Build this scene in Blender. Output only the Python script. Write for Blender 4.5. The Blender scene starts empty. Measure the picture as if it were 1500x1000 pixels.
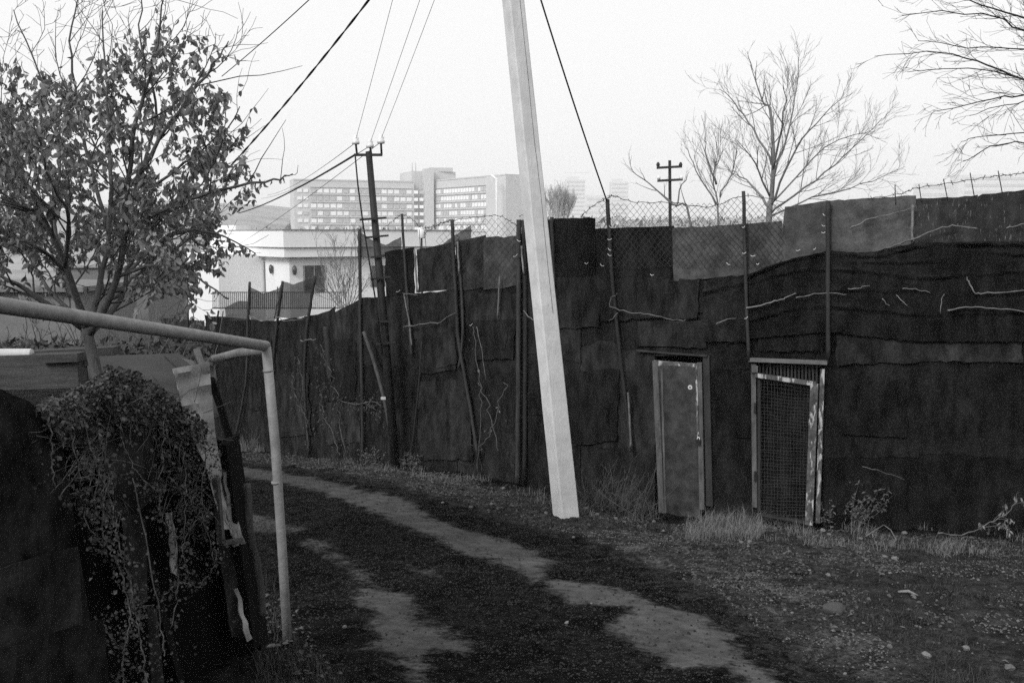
import bpy, math, random
import numpy as np
from mathutils import Vector, noise as mnoise

# ------------------------------------------------------------------ camera, sky, sun, exposure
F = 35.0 / 36.0 * 1500.0
TH = math.atan(155.0 / F)
CAM = Vector((0.0, 0.0, 1.65))
sc = bpy.context.scene
col = sc.collection
cam_d = bpy.data.cameras.new("camera"); cam_d.lens = 35.0; cam_d.sensor_width = 36.0
cam_d.clip_start = 0.05; cam_d.clip_end = 9000.0
cam = bpy.data.objects.new("camera", cam_d); col.objects.link(cam)
cam.location = CAM; cam.rotation_euler = (math.pi / 2 - TH, 0, 0)
sc.camera = cam

SUN_EL, SUN_AZ = math.radians(36), math.radians(-145)      # azimuth from +Y, negative = left of and behind the camera
w = bpy.data.worlds.new("World"); sc.world = w; w.use_nodes = True
nt = w.node_tree; nt.nodes.clear()
out = nt.nodes.new("ShaderNodeOutputWorld"); bg = nt.nodes.new("ShaderNodeBackground")
sky = nt.nodes.new("ShaderNodeTexSky"); sky.sky_type = 'NISHITA'; sky.sun_disc = False
sky.sun_elevation = SUN_EL; sky.sun_rotation = SUN_AZ; sky.dust_density = 6.0; sky.air_density = 1.5; sky.ozone_density = 1.0
bw = nt.nodes.new("ShaderNodeRGBToBW")
mixv = nt.nodes.new("ShaderNodeMix"); mixv.data_type = 'FLOAT'     # cloud deck evens the clear sky out
mixv.inputs[0].default_value = 0.8; mixv.inputs[3].default_value = 12.0
nt.links.new(sky.outputs[0], bw.inputs[0]); nt.links.new(bw.outputs[0], mixv.inputs[2])
nt.links.new(mixv.outputs[0], bg.inputs[0]); bg.inputs[1].default_value = 0.099
nt.links.new(bg.outputs[0], out.inputs[0])
sl = bpy.data.lights.new("sun", 'SUN'); sl.energy = 2.2; sl.angle = math.radians(20); sl.color = (1, 1, 1)
so = bpy.data.objects.new("sun", sl); col.objects.link(so)
sd = Vector((math.sin(SUN_AZ) * math.cos(SUN_EL), math.cos(SUN_AZ) * math.cos(SUN_EL), math.sin(SUN_EL)))
so.rotation_euler = sd.to_track_quat('Z', 'Y').to_euler(); so.location = sd * 50
sc.view_settings.view_transform = 'Standard'; sc.view_settings.look = 'None'
sc.view_settings.exposure = 0.0; sc.view_settings.gamma = 1.0; sc.view_settings.use_curve_mapping = False
sc.render.engine = 'CYCLES'
sc.cycles.max_bounces = 6; sc.cycles.diffuse_bounces = 3; sc.cycles.volume_bounces = 2
sc.cycles.transparent_max_bounces = 16
sc.cycles.use_adaptive_sampling = False; sc.cycles.use_denoising = False      # its fine noise stands in for the photograph's grain

# ------------------------------------------------------------------ helpers
R = random.Random(11)
U = R.uniform
cT, sT = math.cos(TH), math.sin(TH)

def at(px, py, Y):
    """the point at depth Y (metres north) that lies on the line of sight px, py of the 1500 x 1000 picture"""
    u = (px - 750.0) / F; v = (500.0 - py) / F
    dy = cT + v * sT; dz = -sT + v * cT
    k = Y / dy
    return Vector((u * k, Y, CAM.z + dz * k))

def proj(p):
    d = p - CAM
    yc = d.y * cT - d.z * sT; zc = d.y * sT + d.z * cT
    return 750 + F * d.x / yc, 500 - F * zc / yc

class MB:
    def __init__(self): self.v = []; self.f = []; self.m = None
    def add(self, vs, fs):
        b = len(self.v); self.v.extend(vs); self.f.extend([tuple(b + i for i in q) for q in fs]); return b
    def box(self, c, hx, hy, hz, ax=None):
        c = Vector(c); X, Y, Z = ax if ax else (Vector((1, 0, 0)), Vector((0, 1, 0)), Vector((0, 0, 1)))
        vs = [c + X * (hx * a) + Y * (hy * b) + Z * (hz * d) for d in (-1, 1) for b in (-1, 1) for a in (-1, 1)]
        self.add(vs, [(0, 2, 3, 1), (4, 5, 7, 6), (0, 1, 5, 4), (2, 6, 7, 3), (0, 4, 6, 2), (1, 3, 7, 5)])
    def bar(self, a, b, wx, wy, up=None, wx2=None, wy2=None):
        """a rectangular bar from a to b, wx wide across the view, wy deep"""
        a = Vector(a); b = Vector(b); d = (b - a).normalized()
        up = Vector(up) if up else (Vector((0, 1, 0)) if abs(d.y) < 0.9 else Vector((0, 0, 1)))
        S = d.cross(up).normalized(); T = S.cross(d).normalized()
        wx2 = wx2 or wx; wy2 = wy2 or wy
        vs = [a + S * (wx / 2 * i) + T * (wy / 2 * j) for i, j in ((-1, -1), (1, -1), (1, 1), (-1, 1))]
        vs += [b + S * (wx2 / 2 * i) + T * (wy2 / 2 * j) for i, j in ((-1, -1), (1, -1), (1, 1), (-1, 1))]
        self.add(vs, [(0, 1, 2, 3), (7, 6, 5, 4), (0, 4, 5, 1), (1, 5, 6, 2), (2, 6, 7, 3), (3, 7, 4, 0)])
    def tube(self, pts, rad, n=6, cap=True):
        pts = [Vector(p) for p in pts]
        if not isinstance(rad, (list, tuple)): rad = [rad] * len(pts)
        vs = []; prev = None
        for i, p in enumerate(pts):
            d = (pts[min(i + 1, len(pts) - 1)] - pts[max(i - 1, 0)])
            if d.length < 1e-9: d = Vector((0, 0, 1))
            d.normalize()
            if prev is None:
                prev = d.orthogonal().normalized()
            S = (prev - d * prev.dot(d))
            S = S.normalized() if S.length > 1e-6 else d.orthogonal().normalized()
            prev = S; T = d.cross(S)
            for k in range(n):
                a = 2 * math.pi * k / n
                vs.append(p + (S * math.cos(a) + T * math.sin(a)) * rad[i])
        fs = []
        for i in range(len(pts) - 1):
            for k in range(n):
                a = i * n + k; b = i * n + (k + 1) % n
                fs.append((a, b, b + n, a + n))
        if cap:
            fs.append(tuple(range(n - 1, -1, -1))); L = (len(pts) - 1) * n
            fs.append(tuple(L + k for k in range(n)))
        self.add(vs, fs)
    def grid(self, P):
        ny = len(P); nx = len(P[0])
        self.add([p for row in P for p in row],
                 [(j * nx + i, j * nx + i + 1, (j + 1) * nx + i + 1, (j + 1) * nx + i) for j in range(ny - 1) for i in range(nx - 1)])
    def build(self, name, mat, parent=None, base=None, smooth=True, solid=None):
        me = bpy.data.meshes.new(name)
        o = Vector(base) if base is not None else (parent_world(parent) if parent else Vector((0, 0, 0)))
        me.from_pydata([tuple(Vector(p) - o) for p in self.v], [], self.f)
        me.materials.append(mat)
        if smooth: me.polygons.foreach_set("use_smooth", [True] * len(me.polygons))
        me.update()
        ob = bpy.data.objects.new(name, me); col.objects.link(ob)
        if parent: ob.parent = parent; ob.location = o - parent_world(parent)
        else: ob.location = o
        if solid:
            m = ob.modifiers.new("thickness", 'SOLIDIFY'); m.thickness = solid; m.offset = -1; e_ = ob.modifiers.new("crisp", 'EDGE_SPLIT'); e_.split_angle = math.radians(50)
        return ob

def parent_world(o):
    p = Vector(o.location)
    while o.parent: o = o.parent; p = p + o.location
    return p

def tag(o, label=None, cat=None, group=None, kind=None):
    if label: o["label"] = label
    if cat: o["category"] = cat
    if group: o["group"] = group
    if kind: o["kind"] = kind
    return o

def empty(name, loc, label, cat, group=None, kind=None):
    o = bpy.data.objects.new(name, None); col.objects.link(o); o.location = loc; o.empty_display_size = 0.1
    return tag(o, label, cat, group, kind)

def fb(x, y, z=0.0, o=4): return mnoise.fractal(Vector((x, y, z)), 1.0, 2.0, o)

# ------------------------------------------------------------------ materials (the photograph is black and white: all greys)
def gmat(name, a, b, scale=4.0, rough=0.85, bump=0.0, bscale=60.0, spec=0.25, stretch=None, fine=0.35, fscale=90.0, rnd=0.0,
         metal=0.0, trans=0.0, contrast=1.0, spots=None, weave=None, thru=0.0, mott=None):
    m = bpy.data.materials.new(name); m.use_nodes = True; n = m.node_tree.nodes; l = m.node_tree.links
    bs = n["Principled BSDF"]; tc = n.new("ShaderNodeTexCoord")
    mp = n.new("ShaderNodeMapping"); l.new(tc.outputs["Object"], mp.inputs[0])
    if stretch: mp.inputs["Scale"].default_value = stretch
    def noi(sca, det, src=mp):
        t = n.new("ShaderNodeTexNoise"); t.inputs["Scale"].default_value = sca; t.inputs["Detail"].default_value = det
        t.inputs["Roughness"].default_value = 0.62; l.new(src.outputs[0] if src is mp else src.outputs["Object"], t.inputs[0]); return t
    def math_(op, x, y, clamp=False):
        q = n.new("ShaderNodeMath"); q.operation = op; q.use_clamp = clamp
        for i, s in enumerate((x, y)):
            if isinstance(s, (int, float)): q.inputs[i].default_value = s
            else: l.new(s, q.inputs[i])
        return q.outputs[0]
    t1 = noi(scale, 7); mr = n.new("ShaderNodeMapRange"); l.new(t1.outputs[0], mr.inputs[0])
    h = 0.22 / contrast
    mr.inputs[1].default_value = 0.5 - h; mr.inputs[2].default_value = 0.5 + h; mr.inputs[3].default_value = a; mr.inputs[4].default_value = b
    v = mr.outputs[0]
    t2 = noi(fscale, 3, tc)
    v = math_('MULTIPLY', v, math_('ADD', math_('MULTIPLY', math_('SUBTRACT', t2.outputs[0], 0.5), fine * 3.0), 1.0))
    if mott:                                       # blotches of dust and wear: (scale, darkest, lightest)
        mp5 = n.new("ShaderNodeMapping"); l.new(tc.outputs["Object"], mp5.inputs[0]); mp5.inputs["Scale"].default_value = mott[3] if len(mott) > 3 else (1, 1, 1)
        t5 = noi(mott[0], 8); l.new(mp5.outputs[0], t5.inputs[0]); k5 = n.new("ShaderNodeMapRange"); l.new(t5.outputs[0], k5.inputs[0])
        k5.inputs[1].default_value = 0.36; k5.inputs[2].default_value = 0.66; k5.inputs[3].default_value = mott[1]; k5.inputs[4].default_value = mott[2]
        v = math_('MULTIPLY', v, k5.outputs[0])
    if spots:                                      # pale worn flecks: (scale, threshold, value)
        t3 = noi(spots[0], 5); k = n.new("ShaderNodeMapRange"); l.new(t3.outputs[0], k.inputs[0])
        k.inputs[1].default_value = spots[1]; k.inputs[2].default_value = spots[1] + 0.05
        mx = n.new("ShaderNodeMix"); mx.data_type = 'FLOAT'; l.new(k.outputs[0], mx.inputs[0]); l.new(v, mx.inputs[2]); mx.inputs[3].default_value = spots[2]; v = mx.outputs[0]
    if rnd:
        oi = n.new("ShaderNodeObjectInfo")
        v = math_('MULTIPLY', v, math_('ADD', math_('MULTIPLY', math_('SUBTRACT', oi.outputs["Random"], 0.5), 2 * rnd), 1.0))
    v = math_('MAXIMUM', v, 0.0015)
    l.new(v, bs.inputs["Base Color"])
    bs.inputs["Roughness"].default_value = rough; bs.inputs["Specular IOR Level"].default_value = spec; bs.inputs["Metallic"].default_value = metal
    if bump:
        t4 = noi(bscale, 6); bp = n.new("ShaderNodeBump"); bp.inputs["Strength"].default_value = bump; bp.inputs["Distance"].default_value = 0.02
        l.new(t4.outputs[0], bp.inputs["Height"]); l.new(bp.outputs[0], bs.inputs["Normal"])
    if thru:                                       # light shining through a thin leaf
        tl = n.new("ShaderNodeBsdfTranslucent"); l.new(v, tl.inputs[0]); mx = n.new("ShaderNodeMixShader"); mx.inputs[0].default_value = thru
        l.new(bs.outputs[0], mx.inputs[1]); l.new(tl.outputs[0], mx.inputs[2]); l.new(mx.outputs[0], n["Material Output"].inputs["Surface"])
    if trans:
        tr = n.new("ShaderNodeBsdfTransparent"); mx = n.new("ShaderNodeMixShader"); om = n["Material Output"]
        if weave:
            tw = noi(weave, 2); k = n.new("ShaderNodeMapRange"); l.new(tw.outputs[0], k.inputs[0])
            k.inputs[1].default_value = 0.35; k.inputs[2].default_value = 0.65; k.inputs[3].default_value = max(0, trans - 0.3); k.inputs[4].default_value = min(1, trans + 0.3)
            l.new(k.outputs[0], mx.inputs[0])
        else: mx.inputs[0].default_value = trans
        l.new(bs.outputs[0], mx.inputs[1]); l.new(tr.outputs[0], mx.inputs[2]); l.new(mx.outputs[0], om.inputs["Surface"])
    return m

M = {}
M['rubber'] = gmat("rubber_sheet", 0.005, 0.019, 1.5, 0.8, 0.8, 11, 0.06, (1, 1, .5), 0.7, 60, 0.4, mott=(5, .45, 1.9, (1.5, 1.5, .65)), spots=(70, .71, .06))
M['rubber_pale'] = gmat("rubber_sheet_faded", 0.040, 0.070, 2.2, 0.8, 0.6, 14, 0.2, (1, 1, .7), 0.5, 70, 0.25, mott=(5, .55, 1.5))
M['rubber_mid'] = gmat("rubber_sheet_dusty", 0.010, 0.027, 1.5, 0.8, 0.8, 11, 0.06, (1, 1, .5), 0.7, 60, 0.4, mott=(5, .45, 1.8, (1.5, 1.5, .65)), spots=(70, .71, .07))
M['rubber_stain'] = gmat("rubber_sheet_stained", 0.014, 0.034, 3.0, 0.8, 0.6, 14, 0.2, (3, 3, .5), 0.5, 70, 0.1, spots=(26, 0.62, 0.16), mott=(5, .5, 1.6))
M['cloth'] = gmat("shade_cloth", 0.005, 0.016, 1.8, 0.9, 0.9, 12, 0.04, (1, 1, .7), 0.9, 60, 0.35, mott=(5, .5, 1.8, (1.6, 1.6, .7)), spots=(75, .70, .05))
M['cloth_dark'] = gmat("shade_cloth_dark", 0.004, 0.012, 2.0, 0.9, 0.9, 12, 0.04, (1, 1, .7), 0.9, 60, 0.4, mott=(5, .5, 1.8, (1.6, 1.6, .7)))
M['net'] = gmat("thin_netting", 0.02, 0.045, 6, 0.9, 0, 60, 0.1, None, 0.3, 90, 0.1, trans=0.02, weave=200)
M['backing'] = gmat("gap_shade_backing", 0.004, 0.006, 3, 0.95, spec=0.02)  # near black, the shade of the gaps put into the colour
M['black_fg'] = gmat("black_roofing_felt", 0.007, 0.019, 2.2, 0.9, 0.6, 16, 0.02, None, 0.6, 90, 0.2, mott=(7, .4, 1.7))
M['grey_fg'] = gmat("grey_roofing_felt", 0.012, 0.032, 3, 0.9, 0.6, 16, 0.02, None, 0.6, 90, 0.1, mott=(7, .5, 1.6))
M['post'] = gmat("rusty_post", 0.014, 0.04, 6, 0.7, 0.4, 60, 0.3, (1, 1, .4), 0.4, 90, 0.3)
M['wood_post'] = gmat("weathered_post", 0.03, 0.09, 7, 0.85, 0.6, 60, 0.2, (3, 3, .4), 0.4, 90, 0.2)
M['stick'] = gmat("dry_branch", 0.08, 0.24, 12, 0.8, 0.3, 80, 0.2, None, 0.4, 90, 0.25)
M['tie'] = gmat("pale_tie", 0.4, 0.6, 10, 0.6)
M['wire'] = gmat("dark_wire", 0.02, 0.05, 10, 0.6)
M['wire_grey'] = gmat("galvanised_wire", 0.06, 0.10, 10, 0.6, metal=0.2)
M['cable'] = gmat("black_cable", 0.012, 0.02, 10, 0.6)
M['concrete'] = gmat("concrete", 0.60, 0.69, 1.8, 0.9, 0.25, 30, 0.1, (1.6, 1.6, .45), 0.07, 60, spots=(22, 0.68, 0.42), mott=(5, .86, 1.06))
M['steel_dark'] = gmat("dark_steel", 0.010, 0.022, 5, 0.6, 0.3, 50, 0.3)
M['porcelain'] = gmat("white_porcelain", 0.72, 0.82, 5, 0.25, spec=0.5, fine=0.05)
M['pipe'] = gmat("painted_gas_pipe", 0.17, 0.25, 5, 0.55, 0.2, 40, 0.35, None, 0.15, 90, spots=(55, .69, .08), mott=(14, .8, 1.15))
M['door_steel'] = gmat("worn_door_steel", 0.010, 0.058, 2.6, 0.5, 0.3, 12, 0.4, (1, 1, .7), 0.4, 70, mott=(7, .5, 1.7))
M['frame_worn'] = gmat("worn_frame", 0.035, 0.14, 9, 0.7, 0.3, 50, 0.3, (2, 2, .5), 0.4, 100)
M['frame_peel'] = gmat("peeling_paint", 0.035, 0.13, 7, 0.7, 0.4, 60, 0.2, (2, 2, .5), 0.5, 100, spots=(12, 0.55, 0.42), mott=(20, .6, 1.4))
M['lintel'] = gmat("pale_plank", 0.09, 0.17, 8, 0.8, 0.3, 60, 0.2, (.4, 3, 3), 0.3, 90)
M['lintel_dark'] = gmat("dark_plank", 0.02, 0.055, 8, 0.8, 0.3, 60, 0.2, (.4, 3, 3), 0.3, 90)
M['plank'] = gmat("old_plank", 0.035, 0.085, 5, 0.85, 0.5, 40, 0.2, (.5, 4, 6), 0.4, 90, 0.3)
M['plank_dark'] = gmat("tarred_plank", 0.006, 0.014, 5, 0.9, 0.5, 40, 0.04, (4, 4, .5), 0.4, 90, 0.2)
M['roof_sheet'] = gmat("dark_roof_sheet", 0.03, 0.055, 2.2, 0.8, 0.3, 40, 0.2, None, 0.4, 110)
M['tin'] = gmat("weathered_tin", 0.16, 0.34, 4, 0.6, 0.2, 40, 0.35, None, 0.25, 100)
M['torn'] = gmat("torn_bark", 0.09, 0.3, 8, 0.85, 0.4, 40)
M['pvc'] = gmat("pale_pipe", 0.5, 0.62, 8, 0.6, fine=0.15)
M['bark'] = gmat("grey_bark", 0.055, 0.13, 10, 0.9, 0.5, 60, 0.15, (3, 3, .6), 0.4)
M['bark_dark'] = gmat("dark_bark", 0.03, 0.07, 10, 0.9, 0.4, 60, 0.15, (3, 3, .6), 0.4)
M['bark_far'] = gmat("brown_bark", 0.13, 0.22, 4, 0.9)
M['leaf'] = gmat("autumn_leaf", 0.11, 0.30, 5.5, 0.6, spec=0.25, fine=0.5, fscale=22, thru=0.3)
M['ivy'] = gmat("ivy_leaf", 0.010, 0.075, 14, 0.6, spec=0.3, fine=0.6, fscale=35)
M['ivy_dry_lit'] = gmat("dry_lit_ivy_leaf", 0.06, 0.20, 14, 0.7, spec=0.1, fine=0.5, fscale=35)  # dry leaves, also the painted highlights on top of the heap
M['ivy_stem'] = gmat("ivy_stem", 0.04, 0.16, 14, 0.8)
M['dry'] = gmat("dry_grass", 0.10, 0.24, 6, 0.8, fine=0.4, fscale=60)
M['turf'] = gmat("short_turf", 0.022, 0.06, 3, 0.85, fine=0.5, fscale=40)
M['weed'] = gmat("dry_weed", 0.05, 0.15, 9, 0.8, fine=0.4, fscale=50)
M['dead_leaf'] = gmat("fallen_leaf", 0.035, 0.12, 20, 0.8, fine=0.5)
M['stone'] = gmat("pale_stone", 0.08, 0.21, 12, 0.9, 0.3, 60, fine=0.25, rnd=0.25)
M['rock'] = gmat("grey_rock", 0.045, 0.085, 9, 0.9, 0.4, 40, fine=0.3)
M['gravel'] = gmat("gravel", 0.004, 0.04, 22, 0.9, fine=0.6, fscale=45, contrast=1.4)
M['render'] = gmat("white_render", 0.80, 0.88, 0.6, 0.9, fine=0.04)
M['render_trim'] = gmat("grey_coping", 0.25, 0.33, 1, 0.9)
M['grey_wall'] = gmat("grey_block_wall", 0.13, 0.20, 1.2, 0.9, fine=0.2, fscale=12)
M['glass_dark'] = gmat("dark_glazing", 0.05, 0.08, 1, 0.3, spec=0.5)
M['rail'] = gmat("iron_railing", 0.05, 0.08, 4)
M['facade'] = gmat("hazed_facade", 0.50, 0.56, 0.08, 0.9, fine=0.1, fscale=2)  # paler than the wall itself, distance haze put into the colour
M['facade_dark'] = gmat("hazed_recess", 0.45, 0.50, 0.1, 0.9)  # lifted the same way, haze in its tone
M['pane_a'] = gmat("pale_pane", 0.8, 0.86, 0.3, 0.4)  # sky reflection and distance haze put into the pane colour
M['pane_b'] = gmat("bright_pane", 0.85, 0.9, 0.3, 0.4)  # brightest panes, sky reflection painted in
M['pane_c'] = gmat("grey_pane", 0.4, 0.5, 0.3, 0.4)
M['far_block'] = gmat("hazed_tower", 0.62, 0.68, 0.05, 0.9)  # walls and crane, whitened to carry the distance haze
M['far_band'] = gmat("hazed_tower_windows", 0.48, 0.54, 0.05, 0.9)  # window bands, haze mixed into their grey
M['chip'] = gmat("stone_chip", 0.03, 0.17, 25, 0.9, fine=0.5, fscale=40)
M['bark_haze'] = gmat("hazed_twigs", 0.30, 0.42, 1, 0.95)  # twig grey raised, so the colour itself carries haze
M['hedge_hazed'] = gmat("far_scrub", 0.22, 0.38, 0.5, 0.95, fine=0.4, fscale=4)  # brush colour lightened in place of thicker haze

# ------------------------------------------------------------------ terrain
FB = [(2120, 832, 8.5), (1720, 802, 9.1), (1500, 788, 9.7), (1360, 775, 10.05), (1210, 767, 10.4), (1100, 765, 10.7), (1000, 763, 11.0), (920, 742, 11.5), (850, 728, 12.0),
      (760, 705, 12.8), (700, 694, 13.35), (640, 686, 13.9), (560, 679, 14.9), (450, 667, 16.8), (360, 655, 19.0), (300, 650, 21.0), (235, 646, 23.5)]
def base_plane(x, y):
    yy = np.minimum(y, 26.0)
    z = -0.122 * yy - 0.9 * np.clip((y - 26) / 40, 0, 1) - 16.0 * np.clip((y - 78) / 230, 0, 1) ** 1.3
    d2 = ((x + 330) / 260) ** 2 + ((y - 1050) / 330) ** 2
    z = z + 58 * np.exp(-d2) + 46 * np.exp(-(((x + 60) / 420) ** 2 + ((y - 1500) / 240) ** 2)) + 40 * np.exp(-(((x - 560) / 420) ** 2 + ((y - 1600) / 260) ** 2))
    return z
ctrl = [at(*q) for q in FB] + [at(828, 752, 10.6), at(422, 938, 5.7), at(350, 690, 15.6), at(372, 946, 5.35), Vector((0, 0, 0)), Vector((3, 4, -0.55)), Vector((0, 4, -0.5)),
                               Vector((-6, 9, -1.2)), Vector((6, 16, -2.0)), Vector((-10, 22, -2.9))]
CX = np.array([[c.x, c.y] for c in ctrl]); CR = np.array([c.z for c in ctrl]) - base_plane(CX[:, 0], CX[:, 1])
SG = 3.2
Kc = np.exp(-((CX[:, None] - CX[None]) ** 2).sum(2) / (2 * SG * SG)) + np.eye(len(CX)) * 0.03
CW = np.linalg.solve(Kc, CR)
def hgt(x, y):
    x = np.asarray(x, float); y = np.asarray(y, float); z = base_plane(x, y)
    for (cx, cy), wt in zip(CX, CW): z = z + wt * np.exp(-((x - cx) ** 2 + (y - cy) ** 2) / (2 * SG * SG))
    return z
def gz(x, y): return float(hgt(x, y))
def gpx(px, py):
    """where the line of sight px, py meets the ground"""
    lo, hi = 1.5, None; Y = 1.5
    while Y < 60:
        p = at(px, py, Y)
        if p.z < gz(p.x, p.y): hi = Y; break
        lo = Y; Y += 0.4
    if hi is None: hi = 60
    for _ in range(18):
        m = (lo + hi) / 2; p = at(px, py, m)
        if p.z < gz(p.x, p.y): hi = m
        else: lo = m
    p = at(px, py, hi); p.z = gz(p.x, p.y); return p

def vnoise(x, y, seed=0):
    xi = np.floor(x).astype(np.int64); yi = np.floor(y).astype(np.int64); fx = x - xi; fy = y - yi
    fx = fx * fx * (3 - 2 * fx); fy = fy * fy * (3 - 2 * fy)
    def hsh(a, b):
        n_ = (a * 374761393 + b * 668265263 + seed * 974711) & 0x7fffffff
        n_ = ((n_ ^ (n_ >> 13)) * 1274126177) & 0x7fffffff
        return ((n_ ^ (n_ >> 16)) & 0xffff) / 65535.0
    return (hsh(xi, yi) * (1 - fx) + hsh(xi + 1, yi) * fx) * (1 - fy) + (hsh(xi, yi + 1) * (1 - fx) + hsh(xi + 1, yi + 1) * fx) * fy
def vfbm(x, y, o=4, seed=0):
    s = 0; a = 0.5
    for k in range(o): s = s + a * vnoise(x, y, seed + k * 17); x = x * 2.03; y = y * 2.03; a *= 0.5
    return s

def poly_sd(P, x, y):
    """signed distance (negative inside) from points to a polygon in plan"""
    P = np.array(P); d = np.full(x.shape, 1e9); ins = np.zeros(x.shape, bool); n_ = len(P)
    for i in range(n_):
        a = P[i]; b = P[(i + 1) % n_]; e = b - a; L2 = max((e ** 2).sum(), 1e-9)
        t = np.clip(((x - a[0]) * e[0] + (y - a[1]) * e[1]) / L2, 0, 1)
        d = np.minimum(d, np.hypot(x - a[0] - t * e[0], y - a[1] - t * e[1]))
        c = ((a[1] > y) != (b[1] > y)) & (x < (b[0] - a[0]) * (y - a[1]) / (b[1] - a[1] + 1e-12) + a[0])
        ins ^= c
    return np.where(ins, -d, d)
def gpoly(pp): return [(g.x, g.y) for g in (gpx(a, b) for a, b in pp)]

TR1 = gpoly([(330, 680), (408, 690), (460, 698), (532, 718), (588, 732), (624, 754), (680, 774), (744, 790), (784, 804), (812, 822), (794, 840), (800, 852), (860, 856), (920, 866),
             (960, 884), (1000, 897), (1040, 907), (1070, 933), (1110, 963), (1150, 1000), (1180, 1050), (1120, 1040), (1063, 970), (1000, 976), (960, 956), (920, 936), (892, 916), (924, 892), (880, 884),
             (852, 884), (824, 876), (784, 852), (740, 828), (680, 812), (640, 790), (580, 766), (532, 744), (460, 718), (408, 706), (330, 692)])
TR2 = gpoly([(512, 866), (540, 860), (560, 866), (596, 870), (620, 892), (616, 904), (640, 916), (680, 940), (684, 952), (640, 948), (624, 960), (628, 976), (620, 1000), (640, 1060), (600, 1060),
             (600, 992), (572, 960), (548, 948), (556, 924), (540, 896)])
TR3 = gpoly([(345, 742), (400, 758), (445, 775), (440, 783), (380, 785), (345, 775)])
TR4 = gpoly([(430, 780), (480, 792), (520, 815), (560, 855), (520, 862), (480, 826), (440, 800)])
TR5 = gpoly([(570, 812), (640, 835), (700, 868), (660, 862), (590, 838)])
VERGE = gpoly([(360, 662), (470, 668), (600, 690), (740, 715), (850, 735), (960, 768), (1100, 770), (1520, 795), (1700, 850), (1700, 1100), (1330, 1060), (1180, 960), (1060, 885), (960, 830), (850, 785), (700, 745), (560, 705), (440, 684), (360, 674)])
GRASS = gpoly([(1240, 850), (1330, 800), (1500, 800), (1700, 850), (1700, 1100), (1400, 1060), (1330, 950), (1260, 900)])

def axis_pts(lo, hi, step, far_lo, far_hi, g=1.22):
    a = list(np.arange(lo, hi + step / 2, step)); s = step; x = hi
    while x < far_hi: s *= g; s = min(s, 160); x += s; a.append(x)
    s = step; x = lo; pre = []
    while x > far_lo: s *= g; s = min(s, 160); x -= s; pre.append(x)
    return np.array(pre[::-1] + a)
xs = axis_pts(-5.5, 7.0, 0.045, -2200, 2200); ys = axis_pts(2.6, 20.0, 0.05, -300, 2900)
GX, GY = np.meshgrid(xs, ys); gx = GX.ravel(); gy = GY.ravel()
near = (gx > -9) & (gx < 11) & (gy > 0) & (gy < 26)
t_sd = np.full(gx.shape, 5.0); v_sd = np.full(gx.shape, 5.0); g_sd = np.full(gx.shape, 5.0)
xn, yn = gx[near], gy[near]
sdt = poly_sd(TR1, xn, yn)
for P_ in (TR2, TR3): sdt = np.minimum(sdt, poly_sd(P_, xn, yn))
sdt = np.minimum(sdt, poly_sd(TR4, xn, yn) + 0.09)
sdt = np.minimum(sdt, poly_sd(TR5, xn, yn) + 0.13)
t_sd[near] = sdt; v_sd[near] = poly_sd(VERGE, xn, yn); g_sd[near] = poly_sd(GRASS, xn, yn)
gzv = hgt(gx, gy)
damp = np.clip(1 - (np.hypot(gx, gy - 9) - 14) / 10, 0, 1)
rough_amt = np.clip((t_sd + 0.03) / 0.12, 0.10, 1)
gzv = gzv + damp * (0.10 * (vfbm(gx * .9, gy * .9, 3, 5) - 0.45) + rough_amt * (0.07 * (vfbm(gx * 6, gy * 6, 3, 9) - 0.45) + 0.04 * (vfbm(gx * 14, gy * 18, 2, 3) - 0.4)))
ZG = gzv.reshape(len(ys), len(xs))
def gsurf(x, y):
    x = np.asarray(x, float); y = np.asarray(y, float)
    i = np.clip(np.searchsorted(xs, x) - 1, 0, len(xs) - 2); j = np.clip(np.searchsorted(ys, y) - 1, 0, len(ys) - 2)
    fx = np.clip((x - xs[i]) / (xs[i + 1] - xs[i]), 0, 1); fy = np.clip((y - ys[j]) / (ys[j + 1] - ys[j]), 0, 1)
    return (ZG[j, i] * (1 - fx) + ZG[j, i + 1] * fx) * (1 - fy) + (ZG[j + 1, i] * (1 - fx) + ZG[j + 1, i + 1] * fx) * fy
def gz(x, y): return float(gsurf(x, y))
me = bpy.data.meshes.new("ground")
nx_, ny_ = len(xs), len(ys)
idx = np.arange(nx_ * ny_).reshape(ny_, nx_)
q = np.stack([idx[:-1, :-1], idx[:-1, 1:], idx[1:, 1:], idx[1:, :-1]], -1).reshape(-1, 4)
me.vertices.add(len(gx)); me.vertices.foreach_set("co", np.stack([gx, gy, gzv], 1).astype(np.float32).ravel())
me.loops.add(q.size); me.loops.foreach_set("vertex_index", q.astype(np.int32).ravel())
me.polygons.add(len(q)); me.polygons.foreach_set("loop_start", np.arange(0, q.size, 4, dtype=np.int32))
me.polygons.foreach_set("use_smooth", np.ones(len(q), bool))
for nm, arr in (("track", t_sd), ("verge", v_sd), ("turf", g_sd)):
    at_ = me.attributes.new(nm, 'FLOAT', 'POINT'); at_.data.foreach_set("value", arr.astype(np.float32))
me.update(calc_edges=True)
ground = bpy.data.objects.new("ground", me); col.objects.link(ground); tag(ground, kind="structure")

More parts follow.
